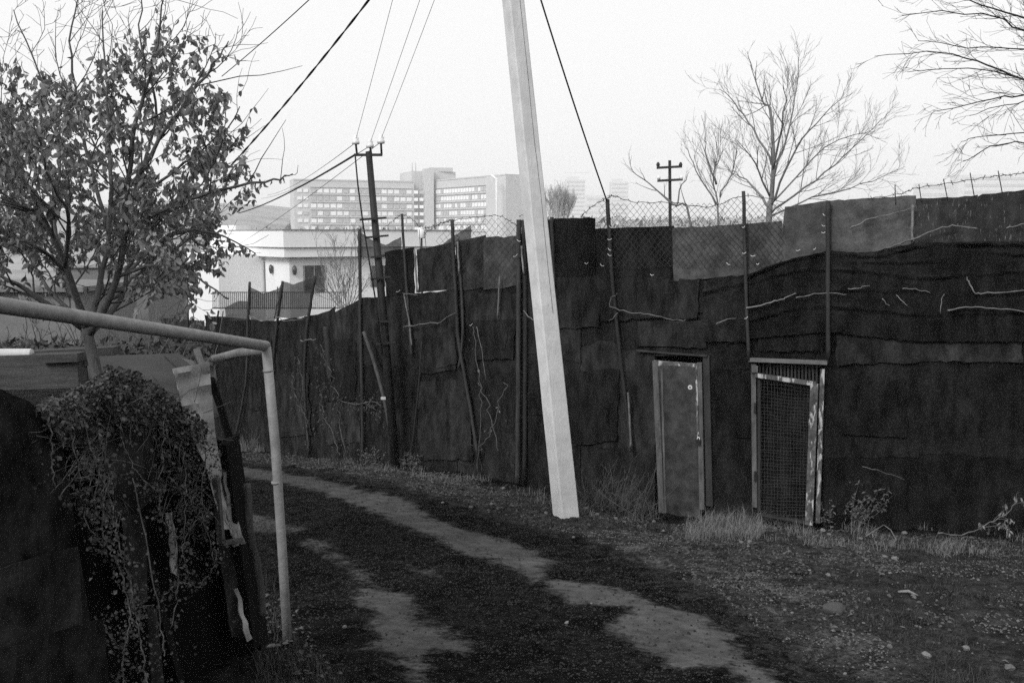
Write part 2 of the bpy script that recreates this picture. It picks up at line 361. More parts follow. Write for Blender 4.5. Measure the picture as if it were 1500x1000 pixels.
def ground_material():
    m = bpy.data.materials.new("dirt_lane"); m.use_nodes = True; n = m.node_tree.nodes; l = m.node_tree.links; bs = n["Principled BSDF"]
    tc = n.new("ShaderNodeTexCoord")
    def noi(s, d=6, r=.6):
        t = n.new("ShaderNodeTexNoise"); t.inputs["Scale"].default_value = s; t.inputs["Detail"].default_value = d; t.inputs["Roughness"].default_value = r
        l.new(tc.outputs["Object"], t.inputs[0]); return t.outputs[0]
    def mt(op, a, b, c=False):
        x = n.new("ShaderNodeMath"); x.operation = op; x.use_clamp = c
        for i, s in enumerate((a, b)):
            if isinstance(s, (int, float)): x.inputs[i].default_value = s
            else: l.new(s, x.inputs[i])
        return x.outputs[0]
    def mr(v, a, b, c=0.0, d=1.0):
        x = n.new("ShaderNodeMapRange"); l.new(v, x.inputs[0])
        for i, s in enumerate((a, b, c, d)): x.inputs[i + 1].default_value = s
        return x.outputs[0]
    def mix(f, a, b):
        x = n.new("ShaderNodeMix"); x.data_type = 'FLOAT'
        for i, s in ((0, f), (2, a), (3, b)):
            if isinstance(s, (int, float)): x.inputs[i].default_value = s
            else: l.new(s, x.inputs[i])
        return x.outputs[0]
    def attr(nm):
        a = n.new("ShaderNodeAttribute"); a.attribute_name = nm; return a.outputs["Fac"]
    wob = mt('ADD', mt('MULTIPLY', mt('SUBTRACT', noi(4, 8, .68), .5), .62), mt('MULTIPLY', mt('SUBTRACT', noi(26, 5), .5), .26))
    tr = mr(mt('ADD', attr("track"), wob), 0.05, -0.07)
    ve = mr(mt('ADD', attr("verge"), mt('MULTIPLY', wob, 2.0)), 0.25, -0.25)
    tu = mr(mt('ADD', attr("turf"), mt('MULTIPLY', wob, 2.0)), 0.3, -0.3)
    n1 = noi(2.2); n2 = noi(34, 6, .75); n3 = noi(90, 3, .7); nm_ = mr(noi(11, 8, .7), .36, .66, .3, 1.9); fl = mr(noi(48, 3, .6), .63, .70)
    grav = mix(mr(n1, .35, .68), 0.004, 0.014)
    grav = mt('MULTIPLY', mt('MULTIPLY', grav, mr(n2, .3, .72, .25, 2.0)), nm_)
    verge = mt('MULTIPLY', mt('MULTIPLY', mix(mr(noi(3.3), .35, .65), 0.022, 0.070), mr(n2, .3, .72, .2, 1.9)), nm_); verge = mix(mt('MULTIPLY', fl, .85), verge, .17)
    turf = mt('MULTIPLY', mix(mr(noi(3.3), .35, .65), 0.024, 0.050), mr(n2, .3, .72, .35, 1.8)); turf = mt('MULTIPLY', turf, mr(noi(7, 6), .35, .66, .45, 1.5))
    track = mt('MULTIPLY', mix(mr(noi(1.7), .3, .7), 0.066, 0.104), mr(n3, .25, .75, .6, 1.35)); track = mt('MULTIPLY', track, mr(noi(9, 8, .7), .36, .6, .62, 1.12))
    v = mix(ve, grav, verge); v = mix(tu, v, turf); v = mix(tr, v, track)
    sp = n.new("ShaderNodeSeparateXYZ"); l.new(tc.outputs["Object"], sp.inputs[0])
    v = mix(mr(sp.outputs[1], 40, 110), v, mt('MULTIPLY', mix(mr(noi(.03), .35, .65), .16, .30), mr(noi(.5), .3, .7, .7, 1.3)))     # roofs, yards and roads of the town
    l.new(v, bs.inputs["Base Color"]); bs.inputs["Roughness"].default_value = 1.0; bs.inputs["Specular IOR Level"].default_value = 0.02
    bp = n.new("ShaderNodeBump"); bp.inputs["Distance"].default_value = 0.02
    l.new(mix(tr, 1.0, 0.3), bp.inputs["Strength"]); l.new(mt('ADD', n2, mt('MULTIPLY', n3, .6)), bp.inputs["Height"]); l.new(bp.outputs[0], bs.inputs["Normal"])
    return m
ground.data.materials.append(ground_material())

# ------------------------------------------------------------------ curtains: standing surfaces over a plan line
class Curtain:
    def __init__(self, pts): self.p = [Vector((a, b, 0)) for a, b in pts]
    def hit(self, px, py):
        u = (px - 750.0) / F; v = (500.0 - py) / F; k = u / (cT + v * sT)
        best = None
        for i in range(len(self.p) - 1):
            a, b = self.p[i], self.p[i + 1]; fa = a.x - k * a.y; fb_ = b.x - k * b.y
            if fa * fb_ <= 0 and fa != fb_:
                t = fa / (fa - fb_); best = (a.lerp(b, t), (b - a).normalized()); break
        if best is None:
            e = 0 if abs(self.p[0].x - k * self.p[0].y) < abs(self.p[-1].x - k * self.p[-1].y) else -2
            a, b = self.p[e], self.p[e + 1]; fa = a.x - k * a.y; fb_ = b.x - k * b.y; t = fa / (fa - fb_); best = (a.lerp(b, t), (b - a).normalized())
        g, d = best; nrm = Vector((-d.y, d.x, 0))
        if nrm.dot(Vector((-g.x, -g.y, 0))) < 0: nrm = -nrm
        return g, nrm
    def pt(self, px, py, off=0.0):
        g, nrm = self.hit(px, py); q_ = at(px, py, g.y); ray = (CAM - q_).normalized()
        return q_ + ray * (off / max(.3, abs(ray.dot(nrm))))

def smoothed(pts, n=8):
    o = []
    for i in range(len(pts) - 1):
        p0 = pts[max(i - 1, 0)]; p1 = pts[i]; p2 = pts[i + 1]; p3 = pts[min(i + 2, len(pts) - 1)]
        for k in range(n):
            t = k / n
            o.append(tuple(0.5 * ((2 * p1[j]) + (-p0[j] + p2[j]) * t + (2 * p0[j] - 5 * p1[j] + 4 * p2[j] - p3[j]) * t * t + (-p0[j] + 3 * p1[j] - 3 * p2[j] + p3[j]) * t ** 3) for j in range(len(p1))))
    o.append(tuple(pts[-1])); return o

FC = Curtain(smoothed([(at(a, 560, d).x, d) for a, b, d in FB], 4))
LC_pts = [(-330, 2.3), (-120, 2.85), (0, 3.3), (150, 4.0), (300, 4.9), (372, 5.35), (400, 5.6)]
LC = Curtain(smoothed([(at(a, 700, d).x, d) for a, d in LC_pts], 4))
def fbase(px):
    q_ = sorted(FB)
    return float(np.interp(px, [a[0] for a in q_], [a[1] for a in q_]))

def lerp_line(L, t):
    """point at parameter t (0..1, by horizontal or cumulative length) along a polyline of pixels"""
    L = [tuple(map(float, p)) for p in L]
    if len(L) == 1: return L[0]
    seg = [max(math.hypot(L[i + 1][0] - L[i][0], L[i + 1][1] - L[i][1]), 1e-6) for i in range(len(L) - 1)]; T = sum(seg) * t
    for i, s in enumerate(seg):
        if T <= s or i == len(seg) - 1:
            k = min(T / s, 1.0); return (L[i][0] + (L[i + 1][0] - L[i][0]) * k, L[i][1] + (L[i + 1][1] - L[i][1]) * k)
        T -= s

SEED = [0]
def sheet(parent, top, bot, off, mat, C=FC, wav=0.006, nx=None, ny=None, name="sheet", ridges=None, edge=2.0, solid=0.005, bulge=0.0):
    """a hanging sheet between two pixel lines; ridges: list of (pixel polyline, height, half width px) for folds"""
    SEED[0] += 1; sd_ = SEED[0] * 7.3
    W = max(abs(top[-1][0] - top[0][0]), abs(bot[-1][0] - bot[0][0])); H = max(abs(bot[0][1] - top[0][1]), abs(bot[-1][1] - top[-1][1]))
    nx = nx or int(min(60, max(5, W / 9))); ny = ny or int(min(60, max(5, H / 9)))
    P = []
    for j in range(ny + 1):
        row = []
        for i in range(nx + 1):
            s = i / nx; t = j / ny
            a = lerp_line(top, s); b = lerp_line(bot, s)
            x = a[0] + (b[0] - a[0]) * t; y = a[1] + (b[1] - a[1]) * t
            if j == 0: y += edge * mnoise.noise(Vector((x * .09, sd_, 0)))
            if j == ny: y += edge * mnoise.noise(Vector((x * .09, sd_, 4)))
            if i in (0, nx): x += edge * mnoise.noise(Vector((y * .07, sd_, 9)))
            o = off + wav * (fb(x * .018, y * .009, sd_) + 0.6 * fb(x * .06, y * .02, sd_ + 3, 2)) + bulge * math.sin(math.pi * s) * math.sin(math.pi * min(1, t))
            if ridges:
                for rl, hgt_, hw in ridges:
                    xx = [p_[0] for p_ in rl]
                    if xx[0] - 20 <= x <= xx[-1] + 20:
                        dy = y - float(np.interp(x, xx, [p_[1] for p_ in rl]))
                        k_ = hgt_ * max(0, .65 + 1.1 * mnoise.noise(Vector((x * .02, sd_, rl[0][1] * .3)))); dy += 2.2 * mnoise.noise(Vector((x * .05, sd_, rl[0][1]))); o += k_ * math.exp(-(dy / hw) ** 2) - 0.6 * k_ * math.exp(-((dy - 2.2 * hw) / hw) ** 2)
            row.append(C.pt(x, y, o))
        P.append(row)
    m = MB(); m.grid(P)
    return m.build(name, mat, parent, solid=solid)

def rod(parent, pts, r, mat, name, C=FC, off=0.03, n=6, wob=0.0, base=None, r2=None, jit=0.0):
    """a post, stick or wire along pixels on a curtain"""
    sd_ = U(0, 99)
    L = smoothed(pts, 5) if len(pts) > 2 else [(pts[0][0] + (pts[1][0] - pts[0][0]) * t / 6, pts[0][1] + (pts[1][1] - pts[0][1]) * t / 6) for t in range(7)]
    V = [C.pt(x + jit * mnoise.noise(Vector((k * .6, sd_, 0))), y + jit * mnoise.noise(Vector((k * .6, sd_, 5))), off + wob * mnoise.noise(Vector((k * .5, sd_, 0)))) for k, (x, y) in enumerate(L)]
    r2 = r if r2 is None else r2
    m = MB(); m.tube(V, [r + (r2 - r) * k / (len(V) - 1) for k in range(len(V))], n)
    return m.build(name, mat, parent, base=base)

# ------------------------------------------------------------------ the patchwork fence
fence = empty("patchwork_fence", FC.pt(1000, 763), "tall dark patchwork fence of rubber sheets and shade cloth along the lane", "fence")
top_line = [(300, 462), (365, 468), (400, 470), (445, 464), (490, 457), (491, 449), (527, 448), (528, 436), (566, 434), (600, 430), (668, 424), (770, 400), (880, 400), (960, 398), (1035, 392), (1096, 386), (1213, 365), (1340, 352), (1500, 345), (1660, 335), (1900, 322), (2120, 312)]
def topy(x): return float(np.interp(x, [p[0] for p in top_line], [p[1] for p in top_line]))
def bay(x0, x1, mat, off=0.0, ybot=None, tb=0, n=None):
    """one bay between posts, hung in overlapping rows of sheet"""
    k = max(2, int((x1 - x0) / 20)); xs_ = [x0 + (x1 - x0) * i / k for i in range(k + 1)]; H = (fbase(x0) if ybot is None else ybot) - topy(x0)
    rows = 1 if H < 120 else 2 if H < 200 else 3; cut = [0] + [r_ / rows + U(-.06, .06) for r_ in range(1, rows)] + [1]; tl = U(-5, 5)
    alt = {'rubber_sheet': [M['rubber'], M['rubber_mid'], M['rubber']], 'rubber_sheet_dusty': [M['rubber_mid'], M['rubber']], 'shade_cloth': [M['cloth'], M['cloth_dark'], M['cloth']], 'shade_cloth_dark': [M['cloth_dark'], M['cloth']]}[mat.name]
    for r_ in range(rows):
        def yy(x, c):
            a = topy(x) + tb; b = fbase(x) + 6 if ybot is None else ybot; return a + (b - a) * c + (0 if c in (0, 1) else tl * (x - x0) / (x1 - x0))
        sheet(fence, [(x, yy(x, cut[r_])) for x in xs_], [(x, yy(x, cut[r_ + 1]) + (0 if r_ == rows - 1 else U(7, 12))) for x in xs_], off + .007 * (rows - 1 - r_), mat if r_ == 0 else R.choice(alt), wav=0.012, edge=3.0, solid=.003,
              ridges=[([(x0, y_ + U(-8, 8)), ((x0 + x1) / 2, y_ + U(-10, 14)), (x1, y_ + U(-8, 8))], U(.006, .016), U(2.0, 3.5)) for y_ in np.arange(topy(x0) + 40, fbase(x0) - 20, U(45, 90))])
sheet(fence, [(235, 464), (300, 470)], [(235, 652), (300, 656)], 0.0, M['rubber_mid'])
bay(300, 366, M['rubber'], 0.0); bay(363, 450, M['rubber_mid'], 0.012); bay(447, 491, M['rubber'], 0.004); bay(489, 530, M['rubber_mid'], 0.016)
bay(528, 604, M['rubber'], 0.004); bay(600, 670, M['rubber_mid'], 0.012); bay(667, 768, M['rubber'], 0.002); bay(765, 850, M['rubber'], 0.010); bay(847, 960, M['rubber'], 0.0)
bay(943, 1034, M['rubber'], 0.008, ybot=522); bay(1031, 1104, M['cloth'], 0.0); bay(1100, 1215, M['cloth'], 0.006, ybot=532)
bay(1205, 1350, M['cloth'], 0.0); bay(1346, 1505, M['cloth_dark'], 0.010); bay(1500, 1660, M['cloth'], 0.0); bay(1656, 1860, M['cloth_dark'], 0.006); bay(1856, 2090, M['rubber'], 0.0)
# dark sheets closing door and gate, the shade inside put into their colour
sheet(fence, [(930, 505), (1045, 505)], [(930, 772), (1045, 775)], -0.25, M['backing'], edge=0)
sheet(fence, [(1090, 520), (1215, 520)], [(1090, 775), (1215, 778)], -0.10, M['rubber'], edge=0)

# upper row of sheets, standing above the lower cloth
sheet(fence, [(564, 370), (570, 368), (607, 362)], [(566, 434), (608, 430)], 0.03, M['rubber'], wav=.008)
sheet(fence, [(610, 366), (664, 354)], [(613, 428), (670, 424)], 0.034, M['rubber_mid'], wav=.008)
sheet(fence, [(668, 354), (712, 344)], [(668, 426), (714, 421)], 0.028, M['rubber_mid'], wav=.006)
sheet(fence, [(709, 348), (733, 345), (735, 348), (759, 345)], [(709, 425), (760, 418)], 0.040, M['rubber_pale'], wav=.006)
sheet(fence, [(754, 347), (800, 326)], [(757, 420), (800, 410)], 0.02, M['rubber'], wav=.006)
sheet(fence, [(796, 322), (815, 320)], [(800, 420), (815, 420)], 0.03, M['rubber'], wav=.004)
sheet(fence, [(813, 320), (872, 319)], [(814, 406), (873, 404)], 0.044, M['rubber'], wav=.006)
sheet(fence, [(870, 336), (896, 334), (988, 331)], [(870, 412), (988, 410)], 0.030, M['rubber_mid'], wav=.008)
sheet(fence, [(985, 334), (1110, 327), (1146, 323)], [(987, 412), (1146, 398)], 0.042, M['rubber_pale'], wav=.007)
sheet(fence, [(1150, 303), (1213, 294), (1342, 286)], [(1140, 384), (1213, 372), (1338, 366)], 0.055, M['rubber_pale'], wav=.010)
sheet(fence, [(1340, 292), (1432, 286)], [(1338, 380), (1434, 378)], 0.040, M['rubber_stain'], wav=.008)
sheet(fence, [(1430, 288), (1436, 285), (1505, 277)], [(1430, 380), (1505, 375)], 0.050, M['rubber_stain'], wav=.008)
sheet(fence, [(1500, 279), (1660, 262)], [(1500, 380), (1660, 370)], 0.040, M['rubber_mid'], wav=.008)
sheet(fence, [(1656, 264), (1860, 244)], [(1656, 372), (1860, 362)], 0.050, M['rubber_stain'], wav=.008)
sheet(fence, [(1856, 246), (2090, 224)], [(1856, 366), (2090, 352)], 0.040, M['rubber_pale'], wav=.008)
rod(fence, [(1660, 250), (1662, 520), (1664, 810)], .024, M['post'], "post", off=.12)
# patches stitched over the lower cloth
PATCH = [((600, 432, 668, 496), 'rubber', .018), ((690, 432, 758, 470), 'rubber_mid', .016), ((612, 484, 668, 545), 'rubber_mid', .022), ((640, 480, 666, 536), 'rubber_mid', .028),
         ((690, 470, 755, 524), 'rubber_mid', .020), ((718, 476, 744, 514), 'rubber_mid', .027), ((815, 405, 880, 480), 'rubber', .018), ((878, 408, 970, 470), 'rubber', .024), ((972, 412, 1022, 470), 'rubber_mid', .020),
         ((848, 545, 905, 650), 'rubber', .014), ((936, 474, 1034, 508), 'rubber_mid', .020), ((1110, 478, 1210, 515), 'cloth', .016),
         ((1222, 486, 1352, 530), 'rubber', .018), ((1352, 500, 1500, 532), 'rubber_mid', .020), ((1230, 560, 1330, 640), 'cloth', .012),
         ((405, 545, 452, 640), 'rubber_mid', .014), ((470, 500, 520, 590), 'rubber', .014), ((480, 590, 528, 650), 'rubber_mid', .016), ((610, 560, 690, 675), 'rubber', .014),
         ((370, 500, 400, 600), 'rubber', .014)]
for (x0, y0, x1, y1), mm, of in PATCH:
    d = lambda: U(-4, 4)
    sheet(fence, [(x0 + d(), y0 + d()), (x1 + d(), y0 + d() - (x1 - x0) * .03)], [(x0 + d(), y1 + d()), (x1 + d(), y1 + d() - (x1 - x0) * .02)], of + .026, M[mm], wav=.005, solid=.003, edge=4.0)
# swagged shade cloth on the bays by the gate
rd1 = [(1090, 407), (1125, 392), (1165, 378), (1213, 370), (1265, 374), (1300, 372), (1340, 360), (1390, 358), (1450, 357), (1505, 357)]
rd2 = [(1090, 416), (1150, 400), (1213, 386), (1265, 383), (1340, 384), (1400, 378), (1450, 370), (1505, 372)]
rd3 = [(1215, 394), (1260, 396), (1300, 400), (1350, 407), (1420, 402), (1505, 396)]
rd4 = [(1090, 446), (1150, 432), (1213, 426), (1260, 424), (1340, 426), (1400, 430), (1505, 428)]
rd5 = [(1090, 470), (1120, 462), (1160, 452), (1213, 446), (1250, 450), (1300, 455), (1340, 460), (1400, 459), (1505, 455)]
swag_r = [(rd1, .030, 2.6), (rd2, .020, 2.2), (rd3, .024, 2.6), (rd4, .014, 2.2), (rd5, .026, 2.8)]
sheet(fence, [(1092, 404), (1140, 384), (1213, 367), (1265, 371), (1340, 356), (1450, 354), (1505, 354)], [(1092, 496), (1213, 486), (1340, 500), (1505, 500)], 0.085, M['cloth'], nx=70, ny=64, wav=.02, ridges=swag_r, name="shade_cloth")
sheet(fence, [(1030, 412), (1060, 404), (1096, 404)], [(1030, 500), (1096, 500)], 0.07, M['cloth'], nx=16, ny=40, wav=.02, ridges=[([(1020, 430), (1060, 420), (1100, 412)], .03, 3)], name="shade_cloth")
# thin netting strung above the far bays
for tl, bl in (([(365, 418), (385, 430), (408, 424), (414, 410)], [(366, 468), (400, 470), (404, 466)]), ([(413, 412), (430, 416), (462, 405)], [(402, 462), (425, 468), (450, 462)]),
               ([(330, 450), (350, 440), (366, 442)], [(330, 470), (366, 470)]), ([(524, 338), (545, 352), (566, 358), (588, 346)], [(524, 376), (545, 376), (566, 378), (588, 368)]),
               ([(640, 372), (648, 358), (664, 345), (690, 330)], [(640, 376), (664, 362), (690, 352)])):
    sheet(fence, tl, bl, 0.02, M['net'], wav=.02, nx=14, ny=10, name="netting", solid=None, ridges=[([(tl[0][0], tl[0][1] + 12), (tl[-1][0], tl[-1][1] + 10)], .03, 3)])

# posts
for pts, r, mt_, of in (([(1213, 294), (1213, 420), (1213, 527)], .024, 'post', .12), ([(1089, 280), (1092, 400), (1097, 528)], .019, 'post', .11), ([(890, 292), (899, 430), (913, 560), (926, 662)], .024, 'post', .08),
                        ([(760, 322), (760, 480), (759, 600), (758, 708)], .032, 'wood_post', .08), ([(767, 322), (770, 480), (768, 708)], .03, 'post', .05), ([(662, 322), (667, 420), (672, 500), (686, 580), (700, 668)], .025, 'post', .075),
                        ([(671, 350), (678, 480), (672, 540)], .02, 'post', .06), ([(589, 313), (592, 370), (600, 480), (603, 520)], .02, 'post', .07), ([(527, 335), (528, 480), (531, 590), (531, 676)], .028, 'post', .06),
                        ([(366, 413), (363, 480), (360, 560), (345, 640)], .028, 'post', .07), ([(462, 404), (450, 480), (446, 560), (452, 668)], .026, 'post', .06), ([(414, 412), (404, 490), (398, 560)], .026, 'post', .06),
                        ([(320, 455), (314, 520), (318, 560)], .022, 'post', .05), ([(478, 478), (481, 520), (484, 556)], .060, 'post', .05), ([(276, 448), (274, 520)], .022, 'post', .05),
                        ([(808, 318), (810, 360), (812, 420)], .024, 'post', .07), ([(618, 500), (612, 580), (600, 680)], .014, 'post', .05)):
    rod(fence, pts, r, M[mt_], "post", off=of, jit=1.0)
for pts in ([(327, 455), (320, 500), (315, 520)], [(407, 420), (402, 466)], [(607, 366), (611, 428)], [(670, 354), (673, 400)], [(764, 360), (767, 402)], [(1337, 300), (1336, 357)], [(920, 575), (922, 610), (924, 655)], [(732, 405), (729, 466)], [(592, 432), (600, 476), (603, 506)]):
    rod(fence, pts, .013, M['stick'], "stake", off=.10, jit=1.0)
# light dry branches woven through the cloth
for pts, r in (([(893, 448), (920, 458), (950, 460), (980, 468), (1003, 468)], .012), ([(1049, 475), (1064, 468), (1078, 466)], .010), ([(1093, 451), (1130, 443), (1150, 436), (1166, 430)], .013),
               ([(1166, 436), (1200, 430), (1240, 431)], .011), ([(1245, 335), (1275, 320), (1310, 313)], .012), ([(1310, 313), (1342, 302)], .008), ([(1298, 363), (1336, 351), (1375, 335), (1400, 331), (1432, 335)], .015),
               ([(1416, 405), (1421, 418), (1429, 431)], .014), ([(1429, 431), (1455, 428), (1505, 426)], .014), ([(1388, 455), (1415, 450), (1455, 451), (1505, 457)], .014), ([(590, 480), (620, 474), (645, 472), (668, 457)], .013),
               ([(590, 430), (612, 432)], .012), ([(1242, 423), (1256, 422), (1274, 418)], .009), ([(1322, 424), (1342, 424), (1362, 429)], .010), ([(1313, 432), (1329, 448)], .008), ([(1292, 438), (1302, 447)], .008),
               ([(1376, 458), (1383, 430)], .008), ([(1475, 333), (1505, 328)], .011), ([(365, 462), (385, 470), (404, 462)], .013), ([(404, 462), (420, 470), (446, 466)], .013), ([(767, 455), (780, 468), (794, 472)], .010), ([(440, 499), (463, 497)], .014),
               ([(699, 478), (706, 520), (712, 556)], .006), ([(1263, 683), (1290, 690), (1326, 702)], .004), ([(893, 448), (896, 436), (905, 430)], .008), ([(905, 458), (893, 470)], .007)):
    rod(fence, pts, r * .68, M['stick'], "branch", off=.135, jit=3.0, n=5, r2=r * .35, wob=.01)
for x, y in ((1103, 374), (1090, 370), (893, 350), (893, 365), (893, 373), (895, 332), (1207, 314), (1206, 330), (1206, 340), (1089, 332), (1093, 465), (859, 385), (882, 388), (1067, 386), (1110, 386), (1169, 366), (1193, 364), (760, 352), (755, 374), (566, 582), (583, 426), (690, 475), (955, 402)):
    a = U(-.6, .6); L = U(4, 7); dx, dy = L * math.cos(a), L * math.sin(a)
    rod(fence, [(x - dx / 2, y - dy / 2), (x, y + 1.5), (x + dx / 2, y + dy / 2)], .0042, M['tie'], "tie", off=.15, n=5)

# chain link behind and above the sheets, barbed wire on top
def chain_link(x0, x1, tl, bl, off, cell=9.0):
    m = MB(); k = int((x1 - x0) / cell)
    for s in (-1, 1):
        for i in range(-40, k + 41):
            prev = None
            for j in range(0, 60):
                x = x0 + i * cell + s * j * cell * .5; y = 420 - j * cell * .62
                if not (x0 <= x <= x1): prev = None; continue
                ty = np.interp(x, [p[0] for p in tl], [p[1] for p in tl]); by = np.interp(x, [p[0] for p in bl], [p[1] for p in bl])
                if not (ty <= y <= by): prev = None; continue
                w_ = FC.pt(x + 2.2 * fb(x * .02, y * .02), y + 2.2 * fb(x * .02, y * .02, 7), off)
                if prev is not None: m.tube([prev, w_], .0024, 3, False)
                prev = w_
    return tag(m.build("chain_link", M['wire'], fence), kind="stuff")
chain_link(878, 1150, [(878, 291), (985, 298), (1090, 290), (1150, 296)], [(878, 396), (1150, 392)], .068)
chain_link(640, 764, [(640, 352), (662, 322), (735, 318), (764, 330)], [(640, 420), (764, 420)], .060)
chain_link(478, 530, [(478, 420), (500, 400), (530, 385)], [(478, 450), (530, 440)], .02)
def barbed(pts, off=.06):
    m = MB(); L = smoothed(pts, 10); V = [FC.pt(x, y + .8 * math.sin(k * 1.3), off) for k, (x, y) in enumerate(L)]
    m.tube(V, .0036, 4)
    for k in range(2, len(V) - 1, 3):
        c = V[k]
        for s in range(2):
            d = Vector((U(-1, 1), U(-.5, .5), U(-1, 1))).normalized() * .026; m.tube([c - d, c + d], .0026, 3, False)
    return m.build("barbed_wire", M['wire'], fence)
barbed([(1270, 291), (1318, 284), (1345, 275), (1400, 267), (1450, 259), (1480, 256), (1520, 250), (1600, 240)]); barbed([(850, 318), (868, 302), (890, 290), (899, 287), (930, 296), (985, 297), (1040, 303), (1090, 287), (1150, 296)])
barbed([(640, 330), (662, 323), (700, 318), (730, 316), (750, 326), (762, 333)]); barbed([(560, 336), (575, 324), (589, 315), (605, 322), (618, 334), (640, 330)]); barbed([(620, 344), (640, 330), (655, 324), (664, 322)])
for a, b in (((1346, 270), (1350, 296)), ((1382, 262), (1388, 292)), ((1421, 253), (1427, 287)), ((1462, 250), (1468, 282)), ((614, 336), (616, 366)), ((622, 338), (624, 362)), ((1311, 270), (1312, 300))):
    rod(fence, [a, b], .005, M['wire'], "wire_stay", off=.06, n=4)

# ------------------------------------------------------------------ steel door
def fbar(parent, a, b, w_, d, mat, name, off=0.03, w2=None):
    m = MB(); A = FC.pt(a[0], a[1], off); B = FC.pt(b[0], b[1], off); nrm = FC.hit((a[0] + b[0]) / 2, (a[1] + b[1]) / 2)[1]
    m.bar(A, B, w_, d, up=nrm, wx2=w2); return m.build(name, mat, parent, smooth=False)
door = empty("metal_door", FC.pt(990, 766, .03), "scuffed dark sheet steel door with round pale sticker, set in the fence", "door", kind="thing")
sheet(door, [(966, 534), (1023, 537)], [(973, 765), (1027, 762)], 0.045, M['door_steel'], wav=.006, edge=0, name="door_leaf", solid=.03)
fbar(door, (962, 530), (972, 766), .075, .07, M['frame_worn'], "jamb", .05); fbar(door, (1025, 531), (1029, 745), .055, .07, M['frame_worn'], "jamb", .05)
fbar(door, (1035, 520), (1040, 740), .07, .06, M['post'], "jamb", .02)
fbar(door, (957, 531), (1028, 537), .055, .06, M['frame_peel'], "header", .055); fbar(door, (934, 513), (1037, 521), .020, .06, M['lintel_dark'], "lintel", .05)
fbar(door, (1020, 540), (1023, 640), .022, .03, M['frame_peel'], "edge_strip", .085); fbar(door, (970, 540), (976, 762), .022, .03, M['frame_worn'], "edge_strip", .085)
m = MB()
c0 = FC.pt(1011, 567, .082); nrm = FC.hit(1011, 567)[1]; S = nrm.cross(Vector((0, 0, 1)))
m.tube([c0 - nrm * .004, c0 + nrm * .004], .026, 14); st = m.build("sticker", M['tie'], door, smooth=False)
m = MB(); m.tube([c0 + nrm * .0045, c0 + nrm * .0065], .009, 8); m.build("spot", M['steel_dark'], st, smooth=False)
lk = FC.pt(1023, 647, .12); m = MB(); m.box(lk, .022, .014, .026, (S, nrm, Vector((0, 0, 1)))); pl = m.build("padlock", M['steel_dark'], door, smooth=False)
m = MB(); m.tube([lk + S * (.014 * math.cos(a)) + Vector((0, 0, .026 + .028 * math.sin(a))) for a in np.linspace(math.pi, 0, 7)], .0045, 6); m.build("shackle", M['porcelain'], pl)
# ------------------------------------------------------------------ wire gate
gate = empty("wire_mesh_gate", FC.pt(1150, 768, .05), "wire mesh gate with peeling pale frame hanging crooked in the fence", "gate", kind="thing")
fbar(gate, (1097, 526.5), (1212, 531), .040, .06, M['lintel'], "lintel", .09)
fbar(gate, (1104, 533), (1106, 742), .05, .05, M['frame_worn'], "gate_post", .06); fbar(gate, (1205, 540), (1198, 765), .045, .05, M['frame_peel'], "gate_post", .05)
fbar(gate, (1112, 551), (1112, 748), .03, .03, M['post'], "gate_stile", .06)
fbar(gate, (1106, 549), (1195, 562), .045, .04, M['frame_peel'], "gate_rail", .09); fbar(gate, (1193, 562), (1185, 768), .08, .04, M['frame_peel'], "gate_stile", .09)
fbar(gate, (1110, 752), (1188, 766), .03, .03, M['post'], "gate_rail", .06)
m = MB()
for i in range(16):
    x = 1115 + i * 4.9; V = [FC.pt(x - (y - 552) * .02 * (i / 16) + 2.0 * fb(x * .1, y * .02), y, .07 + .01 * fb(x * .05, y * .03)) for y in np.linspace(552 + i * .73, 762, 14)]
    m.tube(V, .0018, 3, False)
for j in range(41):
    y = 556 + j * 5.05; V = [FC.pt(x, y + (x - 1115) * .13 * (1 - j / 41) + 2.0 * fb(x * .03, y * .1), .074 + .01 * fb(x * .05, y * .03)) for x in np.linspace(1114, 1191 - j * .15, 10)]
    m.tube(V, .0018, 3, False)
tag(m.build("wire_mesh", M['wire_grey'], gate), kind="stuff")
for i in range(17):
    x = 1113 + i * 5.2; fbar(gate, (x, 535), (x, 556 + i * .5), .02, .012, M['post'], "slat", .005)
for y in (590, 690): fbar(gate, (1106, y), (1106, y + 14), .02, .03, M['steel_dark'], "hinge", .10)
m = MB(); m.box(FC.pt(1105, 540, .10), .03, .03, .035); m.build("bracket", M['frame_worn'], gate, smooth=False)

# ------------------------------------------------------------------ concrete pole
pb = at(829, 752, 10.6); pt_ = at(751.5, 0, 10.6); axis = (pt_ - pb).normalized()
cp = empty("concrete_utility_pole", pb, "tall pale concrete pole leaning over the lane in front of the fence", "utility pole")
ang = math.radians(-62); X1 = Vector((math.cos(ang), math.sin(ang), 0)); X1 = (X1 - axis * X1.dot(axis)).normalized(); X2 = axis.cross(X1).normalized()
m = MB(); rings = []
for k in range(25):
    t = k / 24 * 9.4 - .4; hw = (.218 - .0075 * max(t, 0)) / 2; c = pb + axis * t; ch = .014
    prof = [(-hw + ch, -hw), (hw - ch, -hw), (hw, -hw + ch), (hw, hw - ch), (hw - ch, hw), (-hw + ch, hw), (-hw, hw - ch), (-hw, -hw + ch)]
    rings.append([c + X1 * (a + .003 * fb(t * 3, a * 9, 1)) + X2 * (b + .003 * fb(t * 3, b * 9, 5)) for a, b in prof])
m.add([p for r_ in rings for p in r_], [(i * 8 + k, i * 8 + (k + 1) % 8, (i + 1) * 8 + (k + 1) % 8, (i + 1) * 8 + k) for i in range(24) for k in range(8)] + [tuple(range(7, -1, -1)), tuple(192 + k for k in range(8))])
m.build("shaft", M['concrete'], cp, smooth=False)

